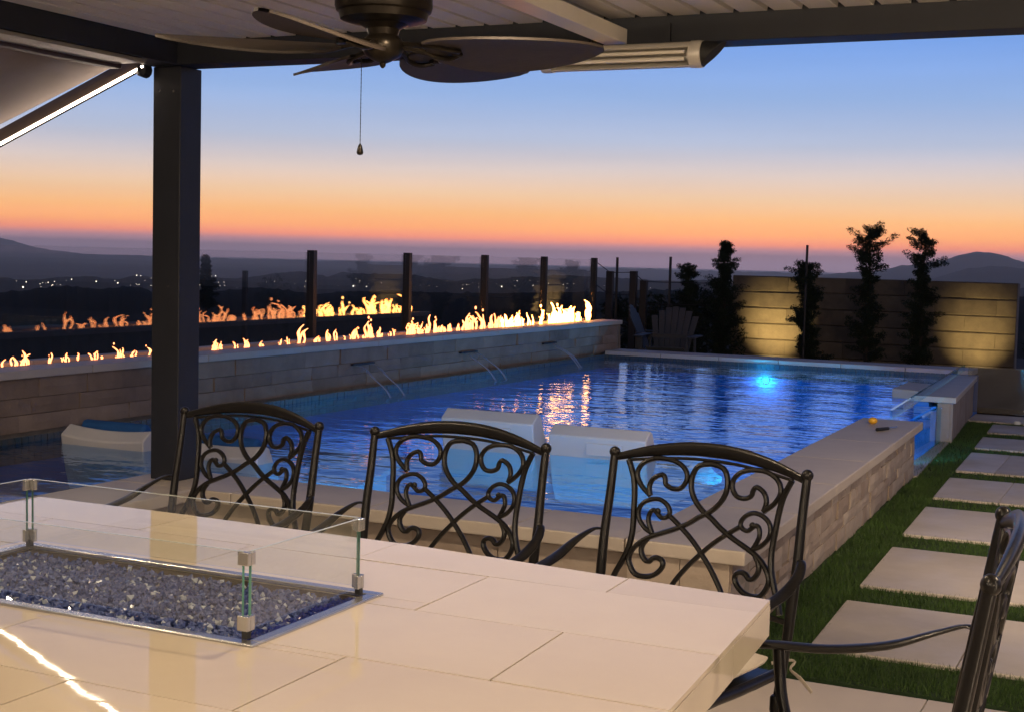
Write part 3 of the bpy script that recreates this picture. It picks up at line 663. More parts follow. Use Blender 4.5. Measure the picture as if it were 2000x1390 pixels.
# lateral/forward axes of the viewer give the turn of the blades
fwd = Vector((RW[0][2], RW[1][2], 0)).normalized(); lat = Vector((fwd.y, -fwd.x, 0))
for k in range(5):
    a = R([-8, 50, 117, 192, 248][k])
    dirv = lat * math.cos(a) + fwd * math.sin(a)
    ang_ = math.atan2(dirv.y, dirv.x)
    be = bpy.data.objects.new('blade_arm', None)
    # leaf outline
    L0, L1 = .13, .665; n = 18; out = []
    for i in range(n + 1):
        t = i / n; wdt = .148 * max(.02, math.sin(math.pi * (.03 + .965 * t) ** .80)) ** .55
        out.append((L0 + (L1 - L0) * t, wdt))
    poly = [(x, y) for x, y in out] + [(x, -y) for x, y in out[::-1]]
    mb = MB(); tilt = R(-11)
    def tw(x, y, z, tl=tilt):
        y2 = y * math.cos(tl) - z * math.sin(tl); z2 = y * math.sin(tl) + z * math.cos(tl) + .0
        return (x * math.cos(ang_) - y2 * math.sin(ang_), x * math.sin(ang_) + y2 * math.cos(ang_), z2 + .004)
    nn = n + 1; vs = []; fs = []
    for zoff in (-.004, .004):
        for (x, y) in out:
            cb = .022 * (y / .148) ** 1.5; vs.append(tw(x, y, zoff - cb)); vs.append(tw(x, 0, zoff)); vs.append(tw(x, -y, zoff - cb))
    for i in range(n):
        for q in (0, 1):
            a_ = i * 3 + q; fs.append((a_, a_ + 1, a_ + 4, a_ + 3)); b_ = a_ + 3 * nn; fs.append((b_ + 3, b_ + 4, b_ + 1, b_))
        fs.append((i * 3, i * 3 + 3, i * 3 + 3 + 3 * nn, i * 3 + 3 * nn)); fs.append((i * 3 + 2 + 3 * nn, i * 3 + 5 + 3 * nn, i * 3 + 5, i * 3 + 2))
    bl = mb.add(vs, fs).build('blade', M['bladefan'], fan, smooth=True, local=True)
    ir = MB()
    for sy in (-1, 1):
        ir.tube([tw(.06, 0, .01), tw(.11, sy * .02, .0), tw(.155, sy * .045, -.012), tw(.20, sy * .04, -.02), tw(.235, sy * .012, -.016), tw(.21, sy * .004, -.016)], [.009, .008, .008, .008, .008, .006], 8, sub=3)
    ir.build('blade_iron', M['bronze'], fan, smooth=True, local=True)
ch = MB(); dch = ray(706, 128); pch = Vector(tuple(dch * (4.35 / np.linalg.norm(dch)) + np.array([0, 0, EYE]))) - FC
zt = pch.z + .02; zb = pch.z - .235
ch.tube([(pch.x, pch.y, zt), (pch.x, pch.y, zb)], .0012, 6)
for k in range(22): ch.ball((pch.x, pch.y, zt - (zt - zb) * k / 21), .0021, 6, 4)
ch.build('pull_chain', M['bronze'], fan, local=True)
MB().lathe([(.002, 0), (.006, -.006), (.0085, -.016), (.0105, -.026), (.008, -.032), (.002, -.034)], (pch.x, pch.y, zb), 14).build('chain_fob', M['bronze'], fan, smooth=True, local=True)

# ------------------------------------------------------------------ fire table
T = .74; TX0, TX1, TY0, TY1 = -2.885, -.725, 1.56, 3.01
def WP(x, y):                                         # the top is a little out of square at its far right corner
    t = min(1, max(0, (x + 1.9) / 1.175)); yy = y - (y - 2.78) / .23 * .11 * t if y > 2.78 else y
    k = max(0, (x + 1.478) / .753); return x + k * (-.018 + .055 * (2.9 - y) / .85 * (1 if y < 2.9 else 0)), yy
tb = thing('fire_table', 'long beige tiled fire table with a glass-guarded burner in its top', 'table', (-1.8, 2.28, 0))
bx0, bx1, by0, by1 = -2.425, -1.478, 2.062, 2.497             # burner opening
# substrate under the tiles, with the opening left free
MB().prism([WP(bx1, TY0 + .004), (TX1 + .02, TY0 + .004), WP(TX1 - .004, 2.78), WP(TX1 - .004, TY1 - .004), WP(bx1, TY1 - .004)], .66, T - .0095).build('substrate', M['grout'], tb)
for q in [(TX0 + .004, bx0, TY0 + .004, TY1 - .004), (bx0, bx1, TY0 + .004, by0), (bx0, bx1, by1, TY1 - .004)]:
    MB().box(*q, .66, T - .0095).build('substrate', M['grout'], tb)
rows = [(TY0, 1.75, [-2.88, -2.245, -1.61, -.975]), (1.75, 2.09, [-2.56, -1.93, -1.30]), (2.09, 2.435, [-2.30, -1.67, -1.03]), (2.435, 2.78, [-2.62, -1.985, -1.35]), (2.78, TY1, [-2.34, -1.70, -1.066])]
rows[1] = (1.75, 2.09, [-2.57, -1.935, -1.30])
def sub_rect(x0, x1, y0, y1):
    """tile pieces of a rectangle once the burner opening is cut from it"""
    if x1 <= bx0 or x0 >= bx1 or y1 <= by0 or y0 >= by1: return [(x0, x1, y0, y1)]
    out = []
    if y0 < by0: out.append((x0, x1, y0, by0)); 
    if y1 > by1: out.append((x0, x1, by1, y1))
    yy0, yy1 = max(y0, by0), min(y1, by1)
    if x0 < bx0: out.append((x0, bx0, yy0, yy1))
    if x1 > bx1: out.append((bx1, x1, yy0, yy1))
    return out
gp = .0019
for y0, y1, js in rows:
    e = sorted(set([TX0] + [j for j in js if j > TX0 + .02] + [TX1]))
    for x0, x1 in zip(e[:-1], e[1:]):
        for (a, b, c, dd) in sub_rect(x0, x1, y0, y1):
            if b - a < .03 or dd - c < .01: continue
            cx_, cy_ = (a + b) / 2, (c + dd) / 2
            q4 = [WP(a + gp, c + gp), WP(b - gp, c + gp), WP(b - gp, dd - gp), WP(a + gp, dd - gp)]
            o = MB().prism([(x_ - cx_, y_ - cy_) for x_, y_ in q4], -.009, 0).build('tile', M['tile'], tb, local=True)
            o.location = (cx_ + 1.8, cy_ - 2.28, T + random.uniform(-.0002, .0002)); o.rotation_euler = (random.gauss(0, .0009), random.gauss(0, .0009), 0)
# apron tiles
AZ = .662
def apron_seg(p, q, nx, ny):
    p = (p[0] + nx * .0, p[1]); a = [p, q, (q[0] - nx * .011, q[1] - ny * .011), (p[0] - nx * .011, p[1] - ny * .011)]
    if nx * (q[1] - p[1]) - ny * (q[0] - p[0]) < 0: a = a[::-1]
    MB().prism(a, AZ, T - .0105).build('apron_tile', M['tile'], tb, bevel=.0008)
for x0, x1 in zip([TX0, -2.245, -1.61, -.975], [-2.2462, -1.6112, -.9762, TX1]):
    apron_seg(WP(x0, TY1 - .001), WP(x1 - (.012 if x1 == TX1 else 0), TY1 - .001), 0, 1); apron_seg(WP(x0, TY0 + .001), WP(x1 - (.012 if x1 == TX1 else 0), TY0 + .001), 0, -1)
for y0, y1 in zip([TY0 + .003, 2.09, 2.55], [2.0888, 2.5488, TY1 - .003]):
    apron_seg(WP(TX1 - .001, y0), WP(TX1 - .001, y1), 1, 0); apron_seg((TX0 + .001, y0), (TX0 + .001, y1), -1, 0)
MB().prism([(TX0 + .02, TY0 + .02), (TX1 + .01, TY0 + .02), (TX1 - .04, TY1 - .14), (-1.9, TY1 - .02), (TX0 + .02, TY1 - .02)], .642, .6595).build('under_frame', M['grout'], tb)
for x0, x1 in zip([-2.6, -2.07, -1.54], [-2.072, -1.542, -1.012]):
    MB().box(x0, x1, TY0 + .26, TY1 - .26, .01, .641).build('base_panel', M['tile'], tb, bevel=.001)
# burner tray
MB().box(bx0 + .01, bx1 - .01, by0 + .01, by1 - .01, .64, .70).build('burner_tray', M['charcoal'], tb)
rm = MB()
for q in [(bx0 - .014, bx1 + .014, by0 - .014, by0 + .012), (bx0 - .014, bx1 + .014, by1 - .012, by1 + .014), (bx0 - .014, bx0 + .012, by0 + .0125, by1 - .0125), (bx1 - .012, bx1 + .014, by0 + .0125, by1 - .0125)]:
    rm.box(*q, T - .004, T + .0055)
rm.build('steel_rim', M['chrome'], tb, bevel=.002)
def shards(name, n, m, reg, zb, zr):
    V = []; F = []
    for i in range(n):
        x = random.uniform(reg[0], reg[1]); y = random.uniform(reg[2], reg[3]); z = zb + random.uniform(0, zr)
        s = random.uniform(.0045, .0088)
        q = [Vector((random.uniform(-1, 1), random.uniform(-1, 1), random.uniform(-1, 1))).normalized() * s * random.uniform(.7, 1.25) for _ in range(6)]
        base = [Vector((1, 0, 0)), Vector((-1, 0, 0)), Vector((0, 1, 0)), Vector((0, -1, 0)), Vector((0, 0, 1)), Vector((0, 0, -1))]
        rot = Matrix.Rotation(random.uniform(0, 6.28), 3, Vector((random.gauss(0, 1), random.gauss(0, 1), random.gauss(0, 1))).normalized())
        o_ = len(V)
        for b_ in base: p = rot @ (b_ * s * random.uniform(.6, 1.4)); V.append((x + p.x, y + p.y, z + p.z))
        for f in ((0, 2, 4), (2, 1, 4), (1, 3, 4), (3, 0, 4), (2, 0, 5), (1, 2, 5), (3, 1, 5), (0, 3, 5)): F.append(tuple(k + o_ for k in f))
    mb = MB(); mb.v = V; mb.f = F
    return mb.build(name, m, tb, kind='stuff')
shards('fire_glass', 9000, M['fireglass'], (bx0 + .02, bx1 - .02, by0 + .02, by1 - .02), .708, .022)
shards('fire_glass', 1400, M['fireglassb'], (bx1 - .06, bx1 - .013, by0 + .02, by1 - .02), .714, .018)
shards('fire_glass', 480, mat('clear_fire_glass', (.35, .4, .48), .03, 0, .3, 20, spec=1.), (bx0 + .02, bx1 - .02, by0 + .02, by1 - .02), .715, .016)
# glass wind guard: a thing that stands on the table
gx0, gx1, gy0, gy1 = -2.405, -1.495, 2.075, 2.475
wg = thing('wind_guard', 'clear glass wind guard box with metal corner clips standing round the fire glass', 'glass guard', ((gx0 + gx1) / 2, (gy0 + gy1) / 2, T))
gz0, gz1 = T + .022, T + .165; th = .005
def gpane(x0, x1, y0, y1):
    MB().box(x0, x1, y0, y1, gz0, gz1).build('glass_pane', M['pane'], wg)
gpane(gx0 + .012, gx1 - .012, gy0, gy0 + th); gpane(gx0 + .012, gx1 - .012, gy1 - th, gy1)
gpane(gx0, gx0 + th, gy0 + .012, gy1 - .012); gpane(gx1 - th, gx1, gy0 + .012, gy1 - .012)
for (x, y) in ((gx0, gy0), (gx1, gy0), (gx0, gy1), (gx1, gy1)):
    sxn = 1 if x == gx0 else -1; syn = 1 if y == gy0 else -1
    MB().box(min(x + sxn * .0105, x + sxn * .012), max(x + sxn * .0105, x + sxn * .012), min(y, y + syn * th), max(y, y + syn * th), gz0 + .002, gz1 - .002).build('glass_edge', M['edge'], wg)
    MB().box(min(x, x + sxn * th), max(x, x + sxn * th), min(y + syn * .0105, y + syn * .012), max(y + syn * .0105, y + syn * .012), gz0 + .002, gz1 - .002).build('glass_edge', M['edge'], wg)
tp = MB()
for q in [(gx0 + .012, gx1 - .012, gy0 + .0002, gy0 + th - .0002), (gx0 + .012, gx1 - .012, gy1 - th + .0002, gy1 - .0002), (gx0 + .0002, gx0 + th - .0002, gy0 + .012, gy1 - .012), (gx1 - th + .0002, gx1 - .0002, gy0 + .012, gy1 - .012)]:
    tp.box(*q, gz1 + .0001, gz1 + .0012)
tp.build('polished_edge', mat('glass_top_edge', (.42, .46, .43), .1), wg)
for (x, y) in ((gx0, gy0), (gx1, gy0), (gx0, gy1), (gx1, gy1)):
    sxn = 1 if x == gx0 else -1; syn = 1 if y == gy0 else -1
    for zc_, hh in ((gz1 - .012, .016), (gz0 + .012, .018)):
        cl = MB(); zz0, zz1 = zc_ - hh + .003, zc_ + hh * .75
        ax_ = sorted((x - sxn * .003, x + sxn * .021)); ay_ = sorted((y - syn * .003, y + syn * .008))
        cl.box(ax_[0], ax_[1], ay_[0], ay_[1], zz0, zz1)
        ax2 = sorted((x - sxn * .0029, x + sxn * .008)); ay2 = sorted((y + syn * .0082, y + syn * .021))
        cl.box(ax2[0], ax2[1], ay2[0], ay2[1], zz0, zz1)
        cl.build('corner_clip', M['chrome'], wg, bevel=.0015)
    MB().box(*sorted((x - sxn * .001, x + sxn * .011)), *sorted((y - syn * .001, y + syn * .011)), T + .0056, gz0 + .002).build('rubber_foot', M['rubber'], wg)

# ------------------------------------------------------------------ chairs
SA = {
 'heart': [(0.0, 0.002), (-.038, -.006), (-.055, -.033), (-.056, -.068), (-.042, -.10), (-.014, -.129), (.02, -.149), (.053, -.172), (.093, -.193), (.136, -.211), (.175, -.229), (.205, -.254), (.222, -.283), (.217, -.31), (.196, -.335), (.16, -.337), (.133, -.325), (.116, -.304), (.118, -.287), (.134, -.28), (.149, -.284), (.158, -.293), (.172, -.291), (.185, -.273), (.186, -.252), (.172, -.23)],
 'cross': [(.112, -.158), (.071, -.186), (.029, -.22), (-.003, -.252), (-.037, -.289), (-.071, -.335), (-.09, -.37)],
 'mid': [(.160, -.213), (.183, -.202), (.204, -.179), (.210, -.155), (.201, -.133), (.179, -.119), (.15, -.115), (.125, -.127), (.113, -.146), (.119, -.161), (.137, -.166), (.151, -.155), (.163, -.147), (.174, -.156), (.176, -.179), (.160, -.213)],
 'top': [(.180, -.107), (.212, -.08), (.228, -.048), (.215, -.018), (.179, 0), (.134, .001), (.097, -.009), (.075, -.031), (.074, -.056), (.09, -.077), (.115, -.08), (.136, -.07), (.140, -.055), (.150, -.044), (.175, -.056), (.186, -.08), (.180, -.107)],
 'inner': [(.259, -.011), (.238, -.059), (.229, -.107), (.225, -.154), (.221, -.207), (.226, -.257), (.241, -.301), (.258, -.338), (.268, -.37)]}
def make_chair(label, loc, rz):
    """local frame: x across, y = backwards (away from the sitter), origin on the floor under the middle of the back top"""
    t = thing('cast_chair', label, 'chair', loc, rz, 'cast metal patio chairs around the fire table')
    HZ = .885; rec = R(10)
    def B(s, h, dep=0):                                # a point of the back panel: s across, h along the recline, slightly hollow
        hollow = .030 * (1 - (s / .30) ** 2)
        return (s, h * math.sin(rec) + hollow + dep, HZ + h * math.cos(rec))
    m = M['chair']
    MB().tube([B(-.298, -.006), B(-.24, .010), B(-.176, .024), B(-.09, .036), B(0, .040), B(.09, .036), B(.176, .024), B(.24, .010), B(.298, -.006)],
              [.010, .013, .0165, .0195, .0205, .0195, .0165, .013, .010], 12, sub=4, flat=.62, side=(0, 1, 0)).build('top_rail', m, t, smooth=True, local=True)
    MB().tube([B(-.262, -.012), B(-.17, .001), B(-.08, .009), B(0, .011), B(.08, .009), B(.17, .001), B(.262, -.012)], .0045, 8, sub=4).build('inner_rail', m, t, smooth=True, local=True)
    for s in (-1, 1):
        MB().tube([B(s * .305, .004), B(s * .304, -.11), B(s * .306, -.22), B(s * .303, -.33), B(s * .300, -.45), B(s * .298, -.57, -.01)], [.0115, .0125, .0135, .0145, .0135, .0125], 12, sub=3).build('post', m, t, smooth=True, local=True)
        MB().ball(B(s * .305, .008), .0165, 12, 8).build('ball_cap', m, t, smooth=True, local=True)
        MB().lathe([(.013, .05), (.017, .045), (.0175, .01), (.014, 0)], B(s * .298, -.62, -.01), 12).build('foot_cap', m, t, smooth=True, local=True)
        def st(pts): return [B(s * a, b) for a, b in pts]
        for k, r in (('heart', .0080), ('cross', .0074), ('mid', .0070), ('top', .0074), ('inner', .0086)):
            P = st(SA[k]); n = len(P); rr = [r * (1 if k in ('inner', 'cross') else (1.0 - .0 * i)) for i in range(n)]
            MB().tube(P, rr, 8, sub=3, side=(0, 1, 0), flat=1.15).build('scroll_bar', m, t, smooth=True, local=True)
        MB().ball(B(s * .151, -.149), .0095, 10, 6).build('scroll_tip', m, t, smooth=True, local=True)
        # arm: broad strap bowing out and forward, rolled end, curved support down to the seat
        j = B(s * .306, -.205)
        MB().tube([(j[0], j[1], j[2] - .015), (s * .328, j[1] - .025, .672), (s * .348, j[1] - .09, .645), (s * .348, j[1] - .18, .612), (s * .338, j[1] - .30, .594), (s * .328, j[1] - .42, .592), (s * .324, j[1] - .475, .585), (s * .324, j[1] - .482, .568), (s * .324, j[1] - .465, .561)],
                  [.009, .011, .016, .021, .022, .021, .018, .012, .009], 12, sub=4, flat=.36, side=(0, 0, 1)).build('arm', m, t, smooth=True, local=True)
        MB().tube([(s * .322, j[1] - .40, .588), (s * .318, j[1] - .395, .54), (s * .305, j[1] - .385, .49), (s * .285, j[1] - .36, .42), (s * .275, j[1] - .35, .385)], .0125, 10, sub=4).build('arm_support', m, t, smooth=True, local=True)
        MB().tube([(s * .285, B(0, -.52)[1] - .01, .375), (s * .287, B(0, -.52)[1] - .26, .378), (s * .278, B(0, -.52)[1] - .50, .385)], .0145, 10, sub=3).build('seat_rail', m, t, smooth=True, local=True)
    yb = B(0, -.5)[1]
    MB().tube([B(-.30, -.385), B(-.15, -.378), B(0, -.376), B(.15, -.378), B(.30, -.385)], .008, 8, sub=3).build('lower_rail', m, t, smooth=True, local=True)
    MB().box(-.285, .285, yb - .50, yb - .03, .362, .378).build('seat_pan', m, t, local=True, bevel=.004)
    # cushion
    cu = MB(); nx, ny = 10, 10; vs = []; fs = []
    for sgn in (1, -1):
        for i in range(nx + 1):
            for jx in range(ny + 1):
                a = i / nx * 2 - 1; b = jx / ny * 2 - 1
                edge = (1 - abs(a) ** 5) * (1 - abs(b) ** 5); rx_ = 1 - .06 * (abs(b) ** 6); ry_ = 1 - .06 * (abs(a) ** 6)
                vs.append((a * .272 * rx_, yb - .265 + b * .235 * ry_, .412 + sgn * (.030 * max(edge, 0) ** .5 + .0005) + .006 * math.sin(7 * a) * (sgn > 0)))
    off = (nx + 1) * (ny + 1)
    for i in range(nx):
        for jx in range(ny):
            a_ = i * (ny + 1) + jx; fs.append((a_, a_ + ny + 1, a_ + ny + 2, a_ + 1)); b_ = a_ + off; fs.append((b_ + 1, b_ + ny + 2, b_ + ny + 1, b_))
    rim = [i * (ny + 1) for i in range(nx + 1)] + [nx * (ny + 1) + j_ for j_ in range(1, ny + 1)] + [i * (ny + 1) + ny for i in range(nx - 1, -1, -1)] + [j_ for j_ in range(ny - 1, 0, -1)]
    for i in range(len(rim)): p_, q_ = rim[i], rim[(i + 1) % len(rim)]; fs.append((q_, p_, p_ + off, q_ + off))
    cushion = cu.add(vs, fs).build('seat_cushion', M['cushion'], t, smooth=True, local=True)
    rp = [vs[i] for i in rim]; rp = [(p[0] * 1.004, yb - .265 + (p[1] - yb + .265) * 1.004, .412) for p in rp] ; rp.append(rp[0])
    MB().tube(rp, .0045, 6).build('piping', M['cushion'], cushion, smooth=True, local=True)
    for s in (-1, 1):
        MB().tube([(s * .27, yb - .04, .40), (s * .298, yb + .0, .405), (s * .312, yb + .012, .40), (s * .31, yb - .01, .385), (s * .33, yb + .01, .36), (s * .36, yb + .02, .325)], [.005, .004, .004, .004, .006, .005], 6, sub=3, flat=.4, side=(0, 1, 0)).build('tie', M['cushion'], cushion, local=True, smooth=True)
    # swivel base
    yc = yb - .26
    MB().lathe([(.10, .36), (.10, .345), (.035, .335), (.033, .12), (.05, .10), (.05, .075)], (0, yc, 0), 18).build('pedestal', m, t, smooth=True, local=True)
    for k in range(4):
        a = R(45 + 90 * k); c_, s_ = math.cos(a), math.sin(a)
        MB().tube([(c_ * .03, yc + s_ * .03, .10), (c_ * .12, yc + s_ * .12, .098), (c_ * .24, yc + s_ * .24, .05), (c_ * .30, yc + s_ * .30, .020)], [.018, .016, .013, .011], 8, sub=3).build('leg', m, t, smooth=True, local=True)
    return t
c1 = make_chair('leftmost scroll-backed chair, its back in front of the second pillowed lounger', (-2.768, 3.842, 0), R(-8))
def place(src, label, loc, rz, s=1):
    c = copy_tree(src); c['label'] = label; c.location = loc; c.rotation_euler = (0, 0, rz); c.scale = s if hasattr(s, '__len__') else (s, s, s); return c
c2 = place(c1, 'middle one of the three scroll-backed chairs along the far side of the table', (-1.955, 3.78, 0), R(-4))
c3 = place(c1, 'chair at the far right corner of the table with its beige cushion and tie showing', (-1.158, 3.751, 0), R(-12.2))
C4LOC, C4ROT = (-.262, 2.592, 0), R(-85.5)
c4 = place(c1, 'scroll-backed chair seen nearly edge-on at the right end of the table', C4LOC, C4ROT, (1.1, 1.0, 1.08))

# ------------------------------------------------------------------ in-pool loungers
def make_lounger(label, loc, pillow=False):
    t = thing('pool_lounger', label, 'pool lounger', loc, 0, 'white in-pool ledge loungers')
    # profile in (y, z): back of head at y=0, seat runs away from the viewer
    top = [(.075, .487), (.115, .470), (.17, .36), (.27, .22), (.42, .115), (.60, .10), (.80, .19), (.98, .245), (1.14, .20), (1.36, .09), (1.52, .04)]
    bot = [(1.52, .0), (1.3, .0), (1.05, .0), (.8, .0), (.5, .0), (.22, .0), (.12, .03), (.07, .12), (.035, .24), (.008, .36), (-.002, .432)]
    P = top + bot; nseg = 10; vs = []; fs = []; n = len(P); W = .30
    for i in range(nseg + 1):
        a = i / nseg * 2 - 1
        for (y, z) in P: vs.append((a * W, y, z + (.020 * a * a * (z > .3) if pillow else 0)))
    for i in range(nseg):
        for k in range(n): fs.append((i * n + k, i * n + (k + 1) % n, (i + 1) * n + (k + 1) % n, (i + 1) * n + k))
    fs.append(tuple(range(n - 1, -1, -1))); fs.append(tuple(nseg * n + k for k in range(n)))
    o = MB().add(vs, fs).build('lounger_shell', M['lounge'], t, local=True, smooth=True, bevel=.008)
    if pillow:
        q = MB(); pr_ = [(.075, .485), (.10, .535), (.15, .53), (.21, .43), (.225, .37), (.17, .385)]
        q.extr(pr_, 'x', -.23, .23).build('head_pillow', M['pillow'], t, local=True, bevel=.02, smooth=True)
    else:
        MB().box(-.06, .16, -.006, .0, .33, .40).build('grip_plate', M['lounge'], t, local=True, bevel=.002)
    return t
make_lounger('white ledge lounger standing in the water behind the middle chair, left of the pair', (-3.60, 7.32, .062))
l2 = make_lounger('white ledge lounger standing in the water between the middle and the corner chair', (-2.955, 7.44, .0))
l3 = make_lounger('white lounger with blue head pillow in the water left of the pergola post', (-5.49, 6.2, -.085), True)
l4 = copy_tree(l3); l4.location = (-4.68, 6.15, -.10); l4['label'] = 'white lounger with blue head pillow seen through the leftmost chair back'
st = thing('pool_table', 'low white resin table just under the water between the loungers', 'table', (-4.0, 6.5, SH))
MB().prism([(-4.0, 5.98), (-3.64, 5.95), (-3.92, 6.98), (-4.08, 7.05), (-4.36, 6.95), (-4.30, 6.5)], .255, .292).build('table_top', M['lounge'], st, bevel=.01)
MB().prism([(-4.1, 6.3), (-3.85, 6.3), (-3.9, 6.7), (-4.15, 6.7)], SH, .255).build('table_base', M['lounge'], st, bevel=.01)

# ------------------------------------------------------------------ pool lights
BL = (0, .56, 1.0)
def pool_light(label, loc, nrm, power, r=.055, col_=(.0, .22, 1.0), off=.06, up=False):
    t = thing('pool_light', label, 'pool light', loc, 0, 'blue underwater lights')
    ax_ = 'y' if abs(nrm[1]) > .5 else 'x'; s = nrm[1] if ax_ == 'y' else nrm[0]
    MB().lathe([(r * 1.25, 0), (r * 1.25, .008 * s), (r, .012 * s)], (0, 0, 0), 20, ax_).build('bezel', M['chrome'], t, local=True)
    MB().lathe([(r * .95, .0125 * s), (r * .8, .017 * s), (.001, .019 * s)], (0, 0, 0), 20, ax_).build('lens', M['bluelens'], t, local=True)
    if up: point('pool_lamp', (nrm[0] * off, nrm[1] * off, 0), .05, power, col_, t)
    else: spot('pool_lamp', (nrm[0] * off, nrm[1] * off, 0), (nrm[0], nrm[1], -.32 if 'window' not in label or 'wall end' not in label else -.02), 150 if 'wall end' not in label else 60, power, col_, .05, .5, t)
    return t
pool_light('round blue light under water on the far pool wall', (-4.08, 15.297, .16), (0, -1), 26, .035, BL, .05, True)
pool_light('underwater light at the far end of the right pool wall', (-1.945, 14.2, -.3), (-1, 0), 125, .05, BL)
pool_light('underwater light low on the right pool wall beside the window', (-1.945, 9.7, -.2), (-1, 0), 125, .05, BL)
pool_light('underwater light on the near wall between the two right loungers', (-3.22, 5.435, .10), (0, 1), 48, .03, BL)
pool_light('underwater light on the near wall below the corner chair back', (-2.05, 5.435, .12), (0, 1), 60, .03, BL)
pool_light('underwater light in the step face of the shallow shelf', (-3.9, 9.24, -.5), (0, 1), 75, .05, BL)
pool_light('underwater light in the wall end beside the acrylic window', (-1.89, 9.965, .12), (0, 1), 90, .03, BL, .05)  # unseen lamp, added so the window shows blue

# ------------------------------------------------------------------ flames, burner, water spouts
bt = thing('fire_trough', 'linear gas burner full of flames along the top of the left stone wall', 'fire trough', (-6.47, 10, FZ))
MB().box(-6.575, -6.365, 1.2, 15.95, .662, .690).build('burner_pan', M['charcoal'], bt)
def bx_for(x, u=-6.45):                               # row position seen at a picture column
    d = ray(x, 650); return u / d[0] * d[1]
def flame(px, py_h, wd=1.0, lean=0., kind=0):
    v = bx_for(px); hgt = py_h; u = -6.46 + random.uniform(-.05, .06)
    mb = MB()
    ns = {0: 2, 1: 3, 2: 5, 3: 9}[kind]
    for s in range(ns):
        o = (random.uniform(-.5, .5) * .05 * wd * (ns > 1) * hgt / .12, random.uniform(-1, 1) * .055 * wd * (ns > 1) * hgt / .12)
        h = hgt * random.uniform(.35, .95) if s else hgt
        ph_ = random.uniform(0, 6.28); amp = h * random.uniform(.12, .34); n = 10; pts = []; rad = []
        hook = random.choice((-1, 1)) * random.uniform(.2, 1.1)
        for i in range(n):
            t = i / (n - 1)
            a = amp * math.sin(ph_ + t * random.uniform(3.6, 4.4)) * (t ** .7) + lean * h * t + hook * h * max(0, t - .62) * 1.1
            a2 = amp * .6 * math.cos(ph_ + t * 5)
            zz = h * t - (abs(hook) * h * .5 * max(0, t - .8))
            pts.append((u + o[0] + a2 * t, v + o[1] + a, FZ - .015 + zz))
            rad.append(h * .058 * wd * (.55 + .75 * math.sin(math.pi * min(1, .18 + t * .85)) + .35 * math.sin(ph_ * 3 + 9 * t)) * (1 - .75 * max(0, t - .75) * 4 * .8) + .0018)
        mb.tube(pts, [max(r_, .0015) for r_ in rad], 9, sub=3)
        if random.random() < .10: mb.ball((pts[-1][0], pts[-1][1] + random.uniform(-.03, .03), pts[-1][2] + h * random.uniform(.12, .3)), h * .06, 8, 6, (1, 1, 1.5))
    return mb.build('flame', M['flame_big' if px > 985 else 'flame'], bt, smooth=True)
FLM = [(28, .085, .8, 0), (62, .125, 1., 1), (95, .1, .9, 1), (138, .085, 1, 0), (178, .095, .7, 1), (205, .03, .8, 1), (222, .03, .8, 1), (244, .11, .9, 1), (290, .095, 1.3, 2), (312, .08, 1., 1), (345, .1, 1., 2), (368, .09, .8, 1),
       (383, .07, .9, 1), (415, .125, .8, 2), (443, .07, .8, 1), (487, .10, 1.1, 2), (545, .07, .9, 1), (560, .09, .8, 1), (590, .22, 1.0, 1), (640, .14, 1., 1), (662, .14, .8, 1), (690, .16, 1.5, 2),
       (728, .20, 1., 2), (738, .14, 1.0, 1), (775, .10, .8, 1), (800, .16, 1.3, 2), (820, .16, .8, 1), (838, .24, .8, 1), (868, .10, 1., 2), (885, .11, 1.2, 2), (910, .20, 1., 2), (930, .24, 1., 2), (945, .26, 1., 2), (968, .24, .9, 2), (990, .14, 1, 1),
       (1000, .12, 1., 2), (1015, .24, .9, 2), (1030, .20, .9, 1), (1050, .26, 1.0, 2), (1068, .18, .9, 1), (1085, .33, 1.2, 2), (1098, .26, 1.5, 3), (1112, .28, 1.4, 3), (1132, .16, 1., 2), (1146, .36, 1.2, 2)]
for px, h, wd, k in FLM: flame(px, h * .74, wd * .8, random.uniform(-.25, .25), k)
for q_ in range(20):
    px = random.uniform(800, 1152); flame(px, random.uniform(.05, .15), 1.1, random.uniform(-.3, .3), 2)
for q_ in range(14):
    px = random.uniform(-20, 300); flame(px, random.uniform(.025, .06), 1.0, random.uniform(-.4, .4), 0)
for q_ in range(14):
    px = random.uniform(390, 800); flame(px, random.uniform(.03, .07), 1.0, random.uniform(-.3, .3), 1)
for px in (-60, -25, -95, -140): flame(px, .1, 1, 0, 1)

for i, (v, lab) in enumerate([(10.06, 'nearest pair of thin water streams falling from the stone fire wall'), (12.0, 'middle pair of thin water streams falling from the stone fire wall'), (13.93, 'farthest water stream falling from the stone fire wall near the bright flames')]):
    t = thing('water_spout', lab, 'water spout', (-6.1, v, .53), 0, 'water spouts in the fire wall')
    MB().box(-6.125, -6.095, v - .17, v + .17, .525, .54).build('spout_slot', M['charcoal'], t)
    offs = (-.12, .10) if i < 2 else (-.03, .03)
    for dv_ in offs:
        P = []; 
        for k in range(12):
            s_ = k / 11; P.append((-6.10 + .48 * s_, v + dv_ + .02 * math.sin(9 * s_ + i) - .25 * s_, .525 - .225 * s_ ** 1.7))
        MB().tube(P, [.015 - .007 * (k / 11) for k in range(12)], 8, sub=3, flat=.35, side=(0, 0, 1)).build('water_stream', M['wateredge'], t, smooth=True)

